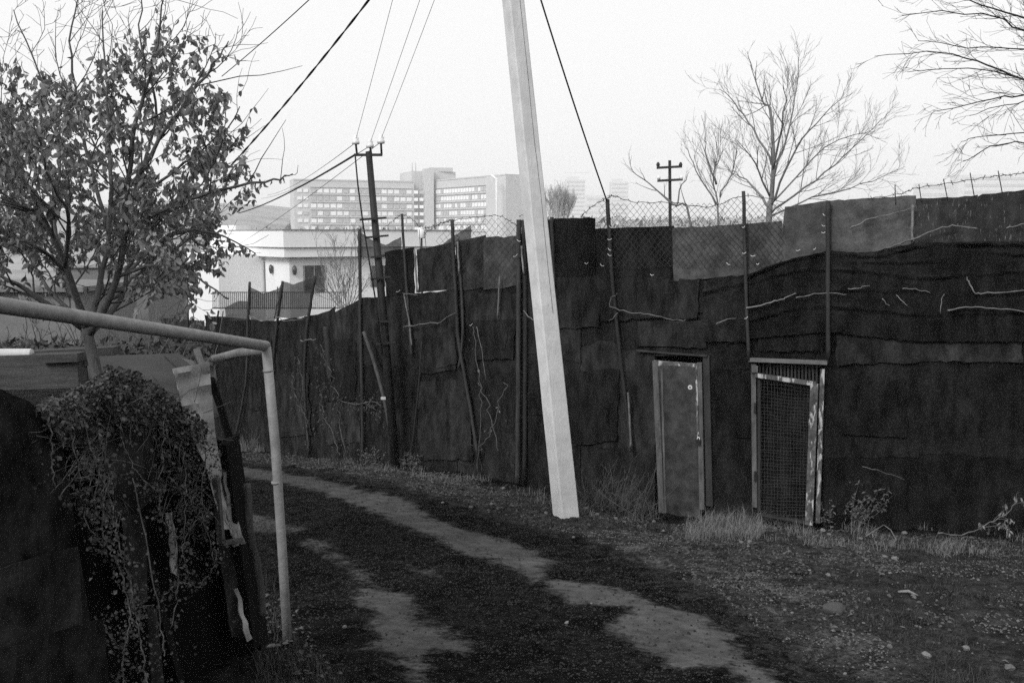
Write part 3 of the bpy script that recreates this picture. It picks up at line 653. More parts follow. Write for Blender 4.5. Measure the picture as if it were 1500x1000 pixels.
m = MB(); cv = []
for k in range(60):
    t = 2.2 + k * .115; hw = (.218 - .0075 * t) / 2; cv.append(pb + axis * t + X1 * (hw + .0005) + X2 * (hw * .35 + .012 * fb(t * 1.3, 2.0)))
m.tube(cv, .0022, 4); m.build("crack", M['post'], cp)
# ------------------------------------------------------------------ dark steel pole with porcelain insulators
db = at(581, 684, 14.2); dt = at(540, 222, 14.2)
dp = empty("steel_utility_pole", db, "thin dark pole with short crossarm, three white insulators and climbing rungs", "utility pole")
m = MB(); m.tube([db - Vector((0, 0, .2)), db.lerp(dt, .5), dt], [.068, .058, .045], 8); m.build("shaft", M['steel_dark'], dp)
pa = lambda x, y, dy=0.0: at(x, y, 14.2 + dy)
m = MB(); m.bar(pa(519, 227), pa(560, 227), .035, .05); m.build("crossarm", M['steel_dark'], dp, smooth=False)
INS = [(521, 207), (542, 212), (558, 206)]
for x, y in INS:
    p = pa(x, y); e = pa(x + (2 if x != 558 else 1), 227)
    pn = MB(); pn.tube([e, p - Vector((0, 0, .02))], .016, 6); pn.build("pin", M['steel_dark'], dp)
    i_ = MB(); i_.tube([p + Vector((0, 0, z)) for z in (-.045, -.04, 0, .01, .05, .055, .085)], [.03, .052, .055, .04, .045, .03, .028], 10); i_.build("insulator", M['porcelain'], dp)
for x0, y0, x1, y1 in ((527, 322, 566, 319), (536, 348, 569, 345), (543, 377, 564, 374), (543, 409, 573, 405), (549, 472, 577, 470), (551, 504, 580, 501)):
    m = MB(); m.bar(pa(x0, y0, -.08), pa(x1, y1, -.08), .028, .04); m.build("rung", M['steel_dark'], dp, smooth=False)
m = MB(); m.tube([pa(520, 226, -.05), pa(524, 270, -.1), pa(532, 330, -.12), pa(542, 390, -.12), pa(550, 440, -.12), pa(560, 520, -.12)], .012, 5); m.build("drop_cable", M['cable'], dp)
br = empty("brace_stake", FC.pt(576, 676, .1), "slanting dark wooden prop leaning beside the thin steel pole", "prop")
rod(br, [(533, 486), (551, 540), (566, 600), (580, 678)], .030, M['wood_post'], "shaft", off=.20); 
m = MB(); m.box(FC.pt(565, 583, .25), .07, .02, .018); m.build("clamp", M['tie'], br, smooth=False)

# far double-armed pole
fp = at(985, 345, 62); fp.z = gz(fp.x, fp.y)
dq = empty("double_arm_pole", fp, "distant pole with two crossarms standing behind the fence beside the bare tree", "utility pole")
m = MB(); m.bar(fp, at(981, 235, 62), .2, .2, wx2=.16, wy2=.16); m.build("shaft", M['steel_dark'], dq, smooth=False)
for y, x0, x1 in ((245, 962, 999), (264, 963, 1000)):
    m = MB(); m.bar(at(x0, y + 1, 61.8), at(x1, y - 1, 61.8), .14, .14); m.build("crossarm", M['steel_dark'], dq, smooth=False)
    for x in (x0 + 2, x1 - 2):
        i_ = MB(); c = at(x, y - 4, 61.8); i_.tube([c - Vector((0, 0, .12)), c, c + Vector((0, 0, .14))], [.09, .12, .05], 8); i_.build("insulator", M['porcelain'] if y == 264 else M['steel_dark'], dq)

# ------------------------------------------------------------------ overhead wires
def sagline(a, b, sag, r, mat, label, name="overhead_wire", n=24, twist=0, group=None):
    a = Vector(a); b = Vector(b); V = [a.lerp(b, k / n) - Vector((0, 0, sag * 4 * (k / n) * (1 - k / n))) for k in range(n + 1)]
    m = MB()
    if twist:
        for ph in (0, math.pi):
            W = []
            for k in range(n * 6 + 1):
                t = k / (n * 6); p = a.lerp(b, t) - Vector((0, 0, sag * 4 * t * (1 - t))); g_ = ph + t * twist
                W.append(p + Vector((math.cos(g_), 0, math.sin(g_))) * r * .8)
            m.tube(W, r, 5)
    else: m.tube(V, r, 5)
    return tag(m.build(name, mat, base=a), label, "wire", group)
def beyond(x0, y0, d0, x1, y1, d1, k):
    A = at(x0, y0, d0); B = at(x1, y1, d1); return A, A + (B - A) * k
for (x, y), x1, nm in zip(INS, (572, 611, 632), ("thin overhead wire from the first insulator of the dark pole", "thin overhead wire from the middle insulator of the dark pole", "thin overhead wire from the last insulator of the dark pole")):
    A, B = beyond(x, y - 2, 14.2, x1, 0, 12.0, 4.0); sagline(A, B, .12, .0032, M['wire_grey'], nm)
for (x, y), (x2, y2), nm in zip(INS, ((430, 263), (430, 268), (380, 330)), ("thin far wire leaving the first insulator towards the house", "thin far wire leaving the middle insulator towards the house", "thin far wire leaving the last insulator, lowest of the three")):
    A, B = beyond(x, y + 2, 14.2, x2, y2, 26, 2.2); sagline(A, B, .15, .005, M['wire_grey'], nm)
A, B = beyond(520, 227, 14.2, 430, 272, 20, 3.0); sagline(A, B, .1, .016, M['cable'], "dark cable running from the thin dark pole crossarm to the left", "overhead_cable")
A, B = beyond(335, 246, 9.0, 523, 0, 7.0, 2.0); sagline(A, B, .10, .0050, M['cable'], "thick twisted black cable rising from the leafy tree into the sky", "overhead_cable", twist=70)
A, B = beyond(325, 112, 14, 445, 0, 11, 2.0); sagline(A, B, .05, .006, M['wire'], "thin wire above the leafy tree rising to the sky")
A = FC.pt(891, 300, .06); B = A + (at(797, 0, 10.2) - A) * 1.8; sagline(A, B, .10, .009, M['cable'], "dark wire rising from a fence post past the concrete pole")

# ------------------------------------------------------------------ gas pipe arch
gp0 = at(-260, 405, 2.75); gp1 = at(0, 447, 3.45); gp2 = at(388, 506.5, 5.68); gpb = at(422, 940, 5.7)
gpe = empty("gas_pipe", gpb, "painted grey gas pipe bent into an arch over the side entrance", "pipe")
d1 = (gp2 - gp1).normalized(); gp0 = gp1 - d1 * 3.5
m = MB(); m.tube([gp0, gp1, gp1.lerp(gp2, .5), gp2], .030, 20); hp = m.build("horizontal_pipe", M['pipe'], gpe)
m = MB(); m.tube([gp2 - d1 * .004, gp2 + d1 * .012, gp2 + d1 * .03], [.0315, .030, .018], 20); m.build("end_cap", M['pipe'], hp)
top_v = at(390, 508, 5.68); m = MB(); m.tube([top_v, at(403, 650, 5.69), at(413, 800, 5.695), gpb - Vector((0, 0, .1))], .0275, 20); vp = m.build("vertical_pipe", M['pipe'], gpe)
ax_ = (gpb - top_v).normalized()
for f_ in (.078, .45):
    c = top_v.lerp(gpb, f_); m = MB(); m.tube([c - ax_ * .006, c + ax_ * .006], .0295, 20); m.build("weld", M['pipe'], vp)
b0 = at(384, 512, 5.75); b1 = at(350, 517, 6.2); b2 = at(314, 526, 6.9); b3 = at(308, 532, 7.0); b4 = at(309, 560, 7.02)
m = MB(); m.tube([b0, b1, b2], .029, 16); bp_ = m.build("branch_pipe", M['pipe'], gpe)
m = MB(); m.tube([b2 + (b2 - b1).normalized() * .03, b2, b3, b4, at(316, 610, 7.02)], [.022, .034, .033, .030, .030], 16); m.build("elbow", M['pipe'], bp_)

# ------------------------------------------------------------------ trees
def rot_about(d, ang, rng):
    o = d.orthogonal().normalized(); b = d.cross(o); a = rng.uniform(0, 2 * math.pi); s = o * math.cos(a) + b * math.sin(a)
    return (d * math.cos(ang) + s * math.sin(ang)).normalized()
def kids(mb, pts, r0, r1, lvl, cfg, rng, tips):
    if lvl >= len(cfg['n']): return
    L = sum((pts[i + 1] - pts[i]).length for i in range(len(pts) - 1)); N = max(1, int(cfg['n'][lvl] * (L / cfg['ref'][lvl]) ** .8 * rng.uniform(.7, 1.3)))
    for k in range(N):
        t = cfg.get('t0', .2) + (1 - cfg.get('t0', .2)) * (k + rng.random()) / N; f = min(t, .999) * (len(pts) - 1); i = int(f); p = pts[i].lerp(pts[i + 1], f - i); d = (pts[i + 1] - pts[i]).normalized()
        ln = cfg['len'][lvl] * rng.uniform(.5, 1.25) * (1.15 - .6 * t)
        if cfg.get('ok') and not cfg['ok'](p): continue
        r = max((r0 + (r1 - r0) * t) * .55, cfg['rmin'])
        r = min(r, cfg['rmax'][lvl])
        dd = rot_about(d, cfg['ang'] * rng.uniform(.6, 1.3), rng)
        if cfg.get('flat'): dd.y *= cfg['flat']; dd.normalize()
        grow(mb, p, dd, ln, r, lvl, cfg, rng, tips)
def grow(mb, p, d, L, r, lvl, cfg, rng, tips):
    n_ = 5 if lvl < 2 else 4; pts = [Vector(p)]
    for k in range(n_):
        j = Vector((rng.gauss(0, 1), rng.gauss(0, 1), rng.gauss(0, 1))) * cfg['wob']; d = (d + j + Vector(cfg['up'])).normalized(); pts.append(pts[-1] + d * L / n_)
    r1 = max(r * .35, cfg['rmin'] * .7)
    mb.tube(pts, [r + (r1 - r) * k / n_ for k in range(n_ + 1)], 4 if r > .008 else 3, False); tips.append((pts, lvl))
    kids(mb, pts, r, r1, lvl + 1, cfg, rng, tips)
def main_stem(mb, pts, r0, r1, cfg, rng, tips, n=6):
    r0 *= cfg.get('rs', 1.0)
    V = [Vector(p) for p in smoothed([tuple(p) for p in pts], 4)]
    V = [v + Vector((rng.gauss(0, 1), rng.gauss(0, 1), rng.gauss(0, 1))) * cfg.get('sj', .008) for v in V]
    mb.tube(V, [r0 + (r1 - r0) * k / (len(V) - 1) for k in range(len(V))], n); tips.append((V, 0)); kids(mb, V, r0, r1, 0, cfg, rng, tips)
def leaf(mb, p, d, nrm, L, W, fold=.25):
    d = d.normalized(); S = d.cross(nrm); S = S.normalized() if S.length > 1e-6 else d.orthogonal().normalized(); N = S.cross(d)
    a = p; c = p + d * L * .5 - N * L * .04; e = p + d * L - N * L * .18; up = N * W * fold
    mb.add([a, c + S * W / 2 + up, e, c - S * W / 2 + up, p + d * L * .22 + S * W * .36 + up * .7, p + d * L * .22 - S * W * .36 + up * .7, p + d * L * .8 + S * W * .28 + up * .5 - N * L * .1, p + d * L * .8 - S * W * .28 + up * .5 - N * L * .1, c],
           [(0, 4, 1, 8), (8, 1, 6, 2), (0, 8, 3, 5), (8, 2, 7, 3)])

# leafy tree behind the scrap fence
rt = random.Random(5)
tb = at(150, 700, 6.2); tb.z = gz(tb.x, tb.y)
lt = empty("persimmon_tree", tb, "many-stemmed tree with large drooping autumn leaves behind the grey pipe", "tree")
wood = MB(); tips = []
def crown_right(y): return float(np.interp(y, [0, 40, 100, 160, 200, 245, 262, 290, 315, 345, 375, 400, 425, 455, 500], [255, 385, 335, 372, 350, 352, 445, 435, 330, 325, 378, 372, 312, 345, 250]))
cfg = dict(n=[11, 7, 2], ref=[1.6, .55, .25], len=[.66, .28, .13], rmin=.0018, rmax=[.007, .0032, .0022], ang=.75, wob=.16, up=(0, 0, .08), t0=.12, sj=.006, ok=lambda p: proj(p)[0] < crown_right(proj(p)[1]) - 12)
q6 = lambda x, y, d=0.0: at(x, y, 6.2 + d)
tr_ = MB(); V = [Vector(p) for p in smoothed([tuple(tb - Vector((0, 0, .1))), tuple(q6(158, 640)), tuple(q6(140, 540)), tuple(q6(126, 480))], 4)]
tr_.tube(V, [.045 - .012 * k / (len(V) - 1) for k in range(len(V))], 9); tr_.build("trunk", M['bark'], lt)
STEM = [([(122, 480, .1), (70, 420, .5), (20, 340, .8), (-30, 260, .9)], .016), ([(98, 400, .2), (50, 360, .0), (0, 350, -.1), (-60, 340, -.2)], .013), ([(95, 390, -.2), (100, 320, -.5), (70, 250, -.8), (50, 170, -.9)], .014), ([(150, 430, .1), (205, 420, .3), (250, 400, .4), (290, 360, .5)], .012), ([(165, 300, .2), (230, 270, .0), (280, 230, -.1), (330, 190, -.2)], .012),
        ([(126, 484, 0), (145, 420, .1), (163, 300, .2), (160, 200, .3), (155, 120, .3), (150, 15, .35)], .024), ([(132, 490, 0), (172, 410, -.15), (185, 300, -.3), (200, 180, -.4), (225, 90, -.4), (240, -10, -.4)], .026),
        ([(126, 484, 0), (95, 390, -.2), (60, 310, -.35), (30, 250, -.4), (-15, 185, -.5)], .022), ([(126, 484, 0), (98, 400, .3), (78, 330, .5), (86, 230, .6), (62, 120, .7), (18, 15, .8)], .020),
        ([(132, 492, 0), (176, 440, .2), (192, 380, .3), (240, 310, .3), (300, 240, .2), (352, 155, .1)], .021), ([(122, 480, 0), (50, 430, -.2), (0, 405, -.3), (-70, 380, -.3)], .022),
        ([(172, 405, -.15), (230, 388, -.3), (290, 408, -.4), (335, 440, -.4)], .012), ([(186, 340, -.2), (255, 300, -.3), (330, 275, -.4), (400, 264, -.5), (428, 255, -.5)], .014),
        ([(160, 335, .2), (132, 240, .5), (112, 150, .6), (102, 60, .6), (118, -15, .7)], .016), ([(196, 270, -.3), (250, 180, -.2), (295, 120, -.1), (315, 90, -.1), (335, 60, 0)], .014),
        ([(184, 400, .2), (250, 345, .4), (315, 340, .5), (372, 372, .5)], .013), ([(60, 310, -.35), (20, 300, -.6), (-40, 290, -.7)], .013), ([(86, 260, .6), (30, 200, .7), (-20, 110, .7)], .013),
        ([(98, 400, .3), (40, 350, .7), (-30, 330, .9)], .014), ([(163, 300, .2), (210, 240, .6), (230, 150, .7), (205, 60, .7), (210, -20, .8)], .014), ([(150, 430, .3), (130, 330, .9), (40, 260, 1.1), (0, 150, 1.2)], .014), ([(160, 440, .4), (230, 380, .9), (300, 330, 1.1), (340, 250, 1.2)], .013)]
for S_, r in STEM:
    main_stem(wood, [q6(*p) for p in S_], r, .0035, cfg, rt, tips)
wood.build("branches", M['bark'], lt)
lv = MB()
for pts, lvl in tips:
    n_ = 14 if lvl == 0 else 7 if lvl == 1 else 6
    for k in range(n_):
        t = rt.uniform(.55 if lvl == 0 else .15, 1); f = t * (len(pts) - 1.001); i = int(f); p = pts[i].lerp(pts[i + 1], f - i); x, y = proj(p)
        lim = np.interp(x, [-50, 60, 150, 220, 250, 310, 360, 440], [70, 100, 80, 20, 35, 60, 110, 200])
        keep = np.clip((y - lim) / 55 + .25, .0, 1.0) * (.95 if x < 380 else .75)
        if y > 430: keep *= .5
        if x > crown_right(y) + 6: continue
        if rt.random() > keep: continue
        d = Vector((rt.gauss(0, .5), rt.gauss(0, .5), -rt.uniform(.25, 1.3))); L = rt.uniform(.028, .060)
        leaf(lv, p, d, Vector((rt.gauss(0, 1), rt.gauss(0, 1), rt.gauss(.3, 1))), L, L * rt.uniform(.42, .58), rt.uniform(.05, .45))
tag(lv.build("crown", M['leaf'], lt), kind="stuff")

def bare_tree(name, label, base, stems, cfg, r0, rng, mat, yb, group=None):
    e = empty(name, base, label, "tree", group); t = MB(); tp = []
    for k, (S_, r) in enumerate(stems):
        if k == 0:
            m_ = MB(); V = [Vector(p) for p in smoothed([tuple(p) for p in S_], 4)]; m_.tube(V, [r * (1 - .93 * (i / (len(V) - 1)) ** .8) for i in range(len(V))], 8); m_.build("trunk", mat, e); kids(t, V, r, r * .3, 0, cfg, rng, tp)
        else: main_stem(t, S_, r, cfg['rmin'] * 1.5, cfg, rng, tp)
    t.build("crown", mat, e); return e
rb = random.Random(21)
Yb = 24.0; B_ = lambda x, y, d=0.0: at(x, y, Yb + d)
bb = B_(1124, 345); bb.z = gz(bb.x, bb.y)
cfgb = dict(n=[14, 8, 5], ref=[4.0, 1.6, .7], len=[1.05, .6, .32], rmin=.0034, rmax=[.015, .0075, .005], ang=.55, wob=.10, up=(0, 0, .07), t0=.22, sj=.02)
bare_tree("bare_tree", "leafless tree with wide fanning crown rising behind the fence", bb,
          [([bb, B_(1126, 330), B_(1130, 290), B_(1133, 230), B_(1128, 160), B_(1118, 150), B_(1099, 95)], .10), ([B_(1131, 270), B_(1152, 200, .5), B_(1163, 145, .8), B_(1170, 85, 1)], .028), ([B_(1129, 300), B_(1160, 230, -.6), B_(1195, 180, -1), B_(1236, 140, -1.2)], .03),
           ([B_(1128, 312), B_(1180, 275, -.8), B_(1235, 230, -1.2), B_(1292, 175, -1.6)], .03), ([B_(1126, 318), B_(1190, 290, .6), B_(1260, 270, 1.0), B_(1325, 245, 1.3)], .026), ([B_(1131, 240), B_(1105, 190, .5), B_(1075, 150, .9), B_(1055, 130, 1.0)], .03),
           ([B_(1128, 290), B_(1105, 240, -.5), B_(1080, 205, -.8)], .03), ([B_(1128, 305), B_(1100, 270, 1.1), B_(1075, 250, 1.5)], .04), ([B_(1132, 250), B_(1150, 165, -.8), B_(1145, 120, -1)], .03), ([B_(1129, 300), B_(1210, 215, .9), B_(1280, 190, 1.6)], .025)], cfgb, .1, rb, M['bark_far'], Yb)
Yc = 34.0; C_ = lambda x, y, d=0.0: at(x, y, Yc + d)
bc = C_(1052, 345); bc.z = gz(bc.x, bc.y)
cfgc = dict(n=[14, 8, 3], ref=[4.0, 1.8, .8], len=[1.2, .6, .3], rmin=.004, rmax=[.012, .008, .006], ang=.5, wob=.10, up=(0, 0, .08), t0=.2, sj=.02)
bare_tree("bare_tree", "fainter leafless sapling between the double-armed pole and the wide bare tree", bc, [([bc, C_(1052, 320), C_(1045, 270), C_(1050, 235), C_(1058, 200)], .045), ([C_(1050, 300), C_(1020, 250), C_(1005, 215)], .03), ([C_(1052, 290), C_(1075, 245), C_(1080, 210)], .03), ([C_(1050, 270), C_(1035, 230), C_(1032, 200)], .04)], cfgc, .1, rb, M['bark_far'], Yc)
Yd = 22.0; D_ = lambda x, y, d=0.0: at(x, y, Yd + d)
bd = D_(1030, 350); bd.z = gz(bd.x, bd.y)
bare_tree("bare_sapling", "thin arching bare stem bending over behind the double-armed pole", bd, [([bd, D_(1012, 330), D_(985, 300), D_(950, 268), D_(928, 252), D_(921, 232)], .035), ([D_(990, 305), D_(1000, 270), D_(1010, 250)], .02)], dict(cfgb, n=[5, 3], len=[.7, .35]), .03, rb, M['bark_far'], Yd)
Ye = 12.5; E_ = lambda x, y, d=0.0: at(x, y, Ye + d)
be = E_(1700, 345); be.z = gz(be.x, be.y)
cfge = dict(n=[10, 6, 3], ref=[1.8, .8, .4], len=[.55, .3, .16], rs=.62, rmin=.0024, rmax=[.006, .004, .0032], ang=.5, wob=.12, up=(0, 0, .03), t0=.12, sj=.012)
bare_tree("bare_tree", "overhanging tree with bare budded branches reaching in above the fence end", be,
          [([be, E_(1700, 250), E_(1690, 120), E_(1670, 0), E_(1660, -120)], .14), ([E_(1680, 110), E_(1560, 50), E_(1490, 25), E_(1420, 2), E_(1340, -10)], .03), ([E_(1690, 150), E_(1580, 70, -.3), E_(1500, 45, -.4), E_(1440, 20, -.5), E_(1322, 22, -.6)], .028), ([E_(1690, 190), E_(1580, 150), E_(1500, 118), E_(1430, 90), E_(1380, 78), E_(1285, 82)], .03),
           ([E_(1690, 160), E_(1570, 90, .4), E_(1500, 72, .5), E_(1420, 68, .6), E_(1345, 60, .6)], .022), ([E_(1690, 200), E_(1580, 165, -.5), E_(1500, 138, -.6), E_(1440, 150, -.7), E_(1368, 165, -.8)], .025), ([E_(1690, 210), E_(1570, 150, .6), E_(1480, 110, .8), E_(1400, 100, .9), E_(1330, 106, .9)], .022),
           ([E_(1690, 230), E_(1570, 220), E_(1500, 208), E_(1450, 215), E_(1408, 238)], .022), ([E_(1690, 220), E_(1580, 200, .5), E_(1500, 195, .6), E_(1440, 200, .6), E_(1408, 208, .6)], .018), ([E_(1680, 90), E_(1580, 20), E_(1500, -10), E_(1400, -40)], .03), ([E_(1690, 190), E_(1560, 140, .2), E_(1490, 150, .2), E_(1420, 168, .3)], .02)], cfge, .1, rb, M['bark_dark'], Ye)

# ------------------------------------------------------------------ scrap fence in front, with vine
scrap = empty("scrap_fence", LC.pt(300, 960), "near black scrap fence of roofing felt, tin and boards along the lane edge", "fence")
sheet(scrap, [(-320, 560), (-60, 562), (0, 570), (40, 588), (70, 612), (90, 650)], [(-320, 1400), (-60, 1300), (0, 1250), (60, 1200), (110, 1150), (160, 1100)], 0.05, M['black_fg'], C=LC, nx=50, ny=50, wav=.03, name="felt_sheet", bulge=.06)
sheet(scrap, [(-320, 870), (-60, 850), (0, 832), (60, 812), (112, 800)], [(-320, 1400), (-60, 1300), (0, 1250), (70, 1200), (135, 1150)], 0.13, M['grey_fg'], C=LC, nx=40, ny=30, wav=.03, name="felt_sheet")
sheet(scrap, [(-320, 985), (-60, 965), (20, 945), (80, 925), (150, 905)], [(-320, 1500), (-60, 1300), (0, 1250), (70, 1200), (170, 1150)], 0.17, M['black_fg'], C=LC, nx=40, ny=30, wav=.03, name="felt_sheet")
sheet(scrap, [(88, 600), (160, 585), (250, 600), (330, 650)], [(120, 1150), (200, 1100), (300, 1020), (372, 955)], -0.06, M['backing'], C=LC, nx=30, ny=30, wav=.03, name="felt_sheet")  # black sheet filling the gaps, their shade put into its colour
sheet(scrap, [(140, 610), (185, 605), (222, 640)], [(172, 765), (200, 752), (232, 720)], 0.03, M['grey_fg'], C=LC, nx=16, ny=18, wav=.03, name="felt_sheet", bulge=.05)
sheet(scrap, [(178, 758), (200, 752), (212, 762)], [(190, 880), (205, 886), (215, 880)], 0.04, M['grey_fg'], C=LC, nx=8, ny=14, wav=.02, name="felt_sheet")
sheet(scrap, [(214, 890), (228, 890)], [(225, 1060), (245, 1060)], 0.05, M['grey_fg'], C=LC, nx=6, ny=14, wav=.02, name="felt_sheet")
sheet(scrap, [(318, 796), (342, 794)], [(338, 930), (358, 936)], 0.03, M['grey_fg'], C=LC, nx=6, ny=14, wav=.02, name="felt_sheet")
# bent tin at the end post
m = MB(); P = []
for j in range(31):
    t = j / 30; y = 540 + 235 * t; row = []
    xl = np.interp(y, [540, 560, 620, 680, 775], [252, 258, 272, 300, 326]); xr = np.interp(y, [540, 600, 640, 700, 775], [306, 311, 315, 326, 336])
    for i in range(13):
        s = i / 12; x = xl + (xr - xl) * s; row.append(LC.pt(x, y - 10 * s * (1 - t) , .10 + .010 * math.sin(t * 60) + .03 * fb(x * .03, y * .03) - .05 * s))
    P.append(row)
m.grid(P); m.build("tin_sheet", M['tin'], scrap, solid=.002)
sheet(scrap, [(282, 512), (290, 510)], [(296, 545), (306, 542)], .02, M['tin'], C=LC, nx=4, ny=6, wav=.02, name="tin_scrap"); sheet(scrap, [(266, 525), (286, 528)], [(290, 545), (304, 543)], .0, M['tin'], C=LC, nx=4, ny=6, wav=.02, name="tin_scrap")
def lbar(a, b, w_, d, mat, name, off, w2=None):
    m = MB(); A = LC.pt(a[0], a[1], off); B = LC.pt(b[0], b[1], off); m.bar(A, B, w_, d, up=LC.hit((a[0] + b[0]) / 2, (a[1] + b[1]) / 2)[1], wx2=w2); return m.build(name, mat, scrap, smooth=False)
rod(scrap, [(309, 555), (324, 600), (341, 660)], .020, M['plank_dark'], "post", C=LC, off=-.02, n=8)
lbar((338, 640), (384, 945), .085, .04, M['plank_dark'], "board", .0); lbar((330, 648), (372, 946), .06, .05, M['plank_dark'], "board", .06); lbar((316, 700), (324, 794), .028, .03, M['plank'], "board", .10)
lbar((324, 796), (352, 790), .02, .03, M['plank'], "board", .10); rod(scrap, [(362, 708), (364, 760), (368, 790), (380, 850), (384, 900)], .022, M['wood_post'], "stake", C=LC, off=.08, n=7, jit=2)
sheet(scrap, [(326, 690), (338, 688)], [(340, 798), (356, 796)], .07, M['torn'], C=LC, nx=6, ny=16, wav=.05, name="torn_sheet", edge=6)
sheet(scrap, [(344, 862), (348, 860)], [(360, 938), (368, 934)], .09, M['tin'], C=LC, nx=4, ny=10, wav=.04, name="torn_sheet", edge=4)
sheet(scrap, [(243, 752), (252, 750)], [(250, 840), (258, 842)], .02, M['torn'], C=LC, nx=3, ny=12, wav=.03, name="torn_sheet", edge=4)
lbar((150, 600), (260, 1000), .05, .05, M['plank_dark'], "post", -.03)

# vine
rv = random.Random(9)
vine = empty("vine", LC.pt(200, 960), "dense small-leaved vine heaped over and trailing down the scrap fence", "vine")
stm = MB(); iv = MB()
MOUND = [(55, 592), (120, 565), (165, 535), (205, 548), (250, 580), (300, 615), (322, 660), (318, 740), (300, 790), (268, 770), (240, 690), (222, 640), (180, 622), (150, 640), (175, 700), (160, 720), (120, 690), (90, 650)]
def inside(P, x, y):
    c = False
    for i in range(len(P)):
        (x0, y0), (x1, y1) = P[i], P[i - 1]
        if (y0 > y) != (y1 > y) and x < (x1 - x0) * (y - y0) / (y1 - y0) + x0: c = not c
    return c
dryv = MB()
def ivy_leaf(p, sz, dry=0.0):
    tgt = dryv if rv.random() < dry else iv
    d = Vector((rv.gauss(.3, .6), rv.gauss(-.3, .6), rv.gauss(-.3, .7)))
    if d.length < .1: d = Vector((0, -1, 0))
    d.normalize(); nr = Vector((rv.gauss(0, 1), rv.gauss(-.4, 1), rv.gauss(.5, 1))); S = d.cross(nr)
    if S.length < 1e-4: return
    S.normalize(); N = S.cross(d)
    tgt.add([p, p + d * sz * .5 + S * sz * .42 + N * sz * .12, p + d * sz, p + d * sz * .5 - S * sz * .42 + N * sz * .12], [(0, 1, 2), (0, 2, 3)])
cnt = 0
while cnt < 15000:
    x = rv.uniform(50, 330); y = rv.uniform(530, 800)
    if not inside(MOUND, x, y): continue
    dens = fb(x * .03, y * .03, 3)
    if dens < -.2 and rv.random() < .75: continue
    if y > 650 and rv.random() < .7: continue
    if 165 < x < 238 and y > 615 and rv.random() < .8: continue
    ivy_leaf(LC.pt(x, y, rv.uniform(-.06, .12) + .07 * dens), rv.uniform(.008, .026) if y < 640 else rv.uniform(.006, .020), .25 if y < 640 else .1); cnt += 1  # more pale dry leaves near the top, highlights put in by colour
STR = [[(175, 640), (200, 690), (230, 720)], [(70, 600), (75, 660), (80, 720)], [(120, 600), (140, 680), (165, 740), (172, 790), (185, 830), (195, 880), (205, 930), (215, 1000)], [(105, 610), (115, 700), (130, 770), (150, 800)], [(160, 700), (150, 780), (175, 830), (190, 900), (180, 960), (182, 1010)],
       [(240, 620), (236, 690), (232, 720), (240, 770)], [(270, 660), (272, 740), (268, 800), (276, 840)], [(300, 660), (296, 740), (306, 790), (316, 830)], [(195, 700), (230, 880), (240, 960)], [(250, 750), (260, 850), (250, 920)], [(120, 720), (118, 735), (135, 725), (160, 760)], [(195, 890), (225, 886)], [(150, 905), (160, 930), (178, 950)], [(290, 860), (312, 830), (316, 800)], [(240, 870), (262, 852), (290, 860)]]
for S_ in STR:
    L = smoothed(S_, 8); V = [LC.pt(x + rv.gauss(0, 1.5), y, .14 + rv.gauss(0, .012)) for x, y in L]; stm.tube(V, .0028, 4)
    for v in V:
        for _ in range(7 if len(S_) > 3 else 4): ivy_leaf(v + Vector((rv.gauss(0, .026), rv.gauss(0, .03), rv.gauss(0, .03))), rv.uniform(.009, .024))
for _ in range(300):
    while True:
        x = rv.uniform(50, 330); y = rv.uniform(530, 800)
        if inside(MOUND, x, y): break
    V = []; dx, dy = rv.gauss(0, 4), rv.gauss(3, 4); o = rv.uniform(.02, .12)
    for k in range(6): V.append(LC.pt(x, y, o)); x += dx; y += dy; dx += rv.gauss(0, 4); dy += rv.gauss(1.0, 4); o += rv.gauss(0, .008)
    stm.tube(V, rv.uniform(.0010, .0022), 3)
for _ in range(140):
    x = rv.uniform(100, 350); y = rv.uniform(720, 1040)
    if x < 100 + (y - 720) * .25: continue
    ivy_leaf(LC.pt(x, y, rv.uniform(.0, .16)), rv.uniform(.008, .022))
stm.build("stems", M['ivy_stem'], vine); tag(iv.build("leaves", M['ivy'], vine, smooth=False), kind="stuff"); tag(dryv.build("dry_lit_leaves", M['ivy_dry_lit'], vine, smooth=False), kind="stuff")

# shed roof, timber and pale pipe behind the scrap fence
shed = empty("shed_roof", at(190, 640, 7), "low dark sheet roof behind the vine heap", "roof", kind="thing")
m = MB(); c = [at(95, 610, 6.5), at(280, 612, 6.7), at(305, 545, 7.6), at(262, 517, 8.4), at(112, 522, 7.9)]
m.add(c + [p - Vector((0, 0, .03)) for p in c], [(0, 1, 2, 3, 4), (9, 8, 7, 6, 5)] + [(i, i + 5, (i + 1) % 5 + 5, (i + 1) % 5) for i in range(5)]); m.build("roof_sheet", M['roof_sheet'], shed, smooth=False)
m = MB(); c = [at(240, 520, 8.0), at(262, 530, 7.6), at(300, 545, 7.3), at(285, 560, 7.0)]; m.add(c + [p - Vector((0, 0, .02)) for p in c], [(0, 1, 2, 3), (7, 6, 5, 4)] + [(i, i + 4, (i + 1) % 4 + 4, (i + 1) % 4) for i in range(4)]); m.build("roof_flap", M['roof_sheet'], shed, smooth=False)
for p in (at(110, 600, 6.7), at(275, 600, 6.9), at(262, 530, 8.2), at(118, 530, 7.8)):
    m = MB(); m.bar(Vector((p.x, p.y, gz(p.x, p.y) - .1)), p - Vector((0, 0, .03)), .08, .08); m.build("post", M['plank_dark'], shed, smooth=False)
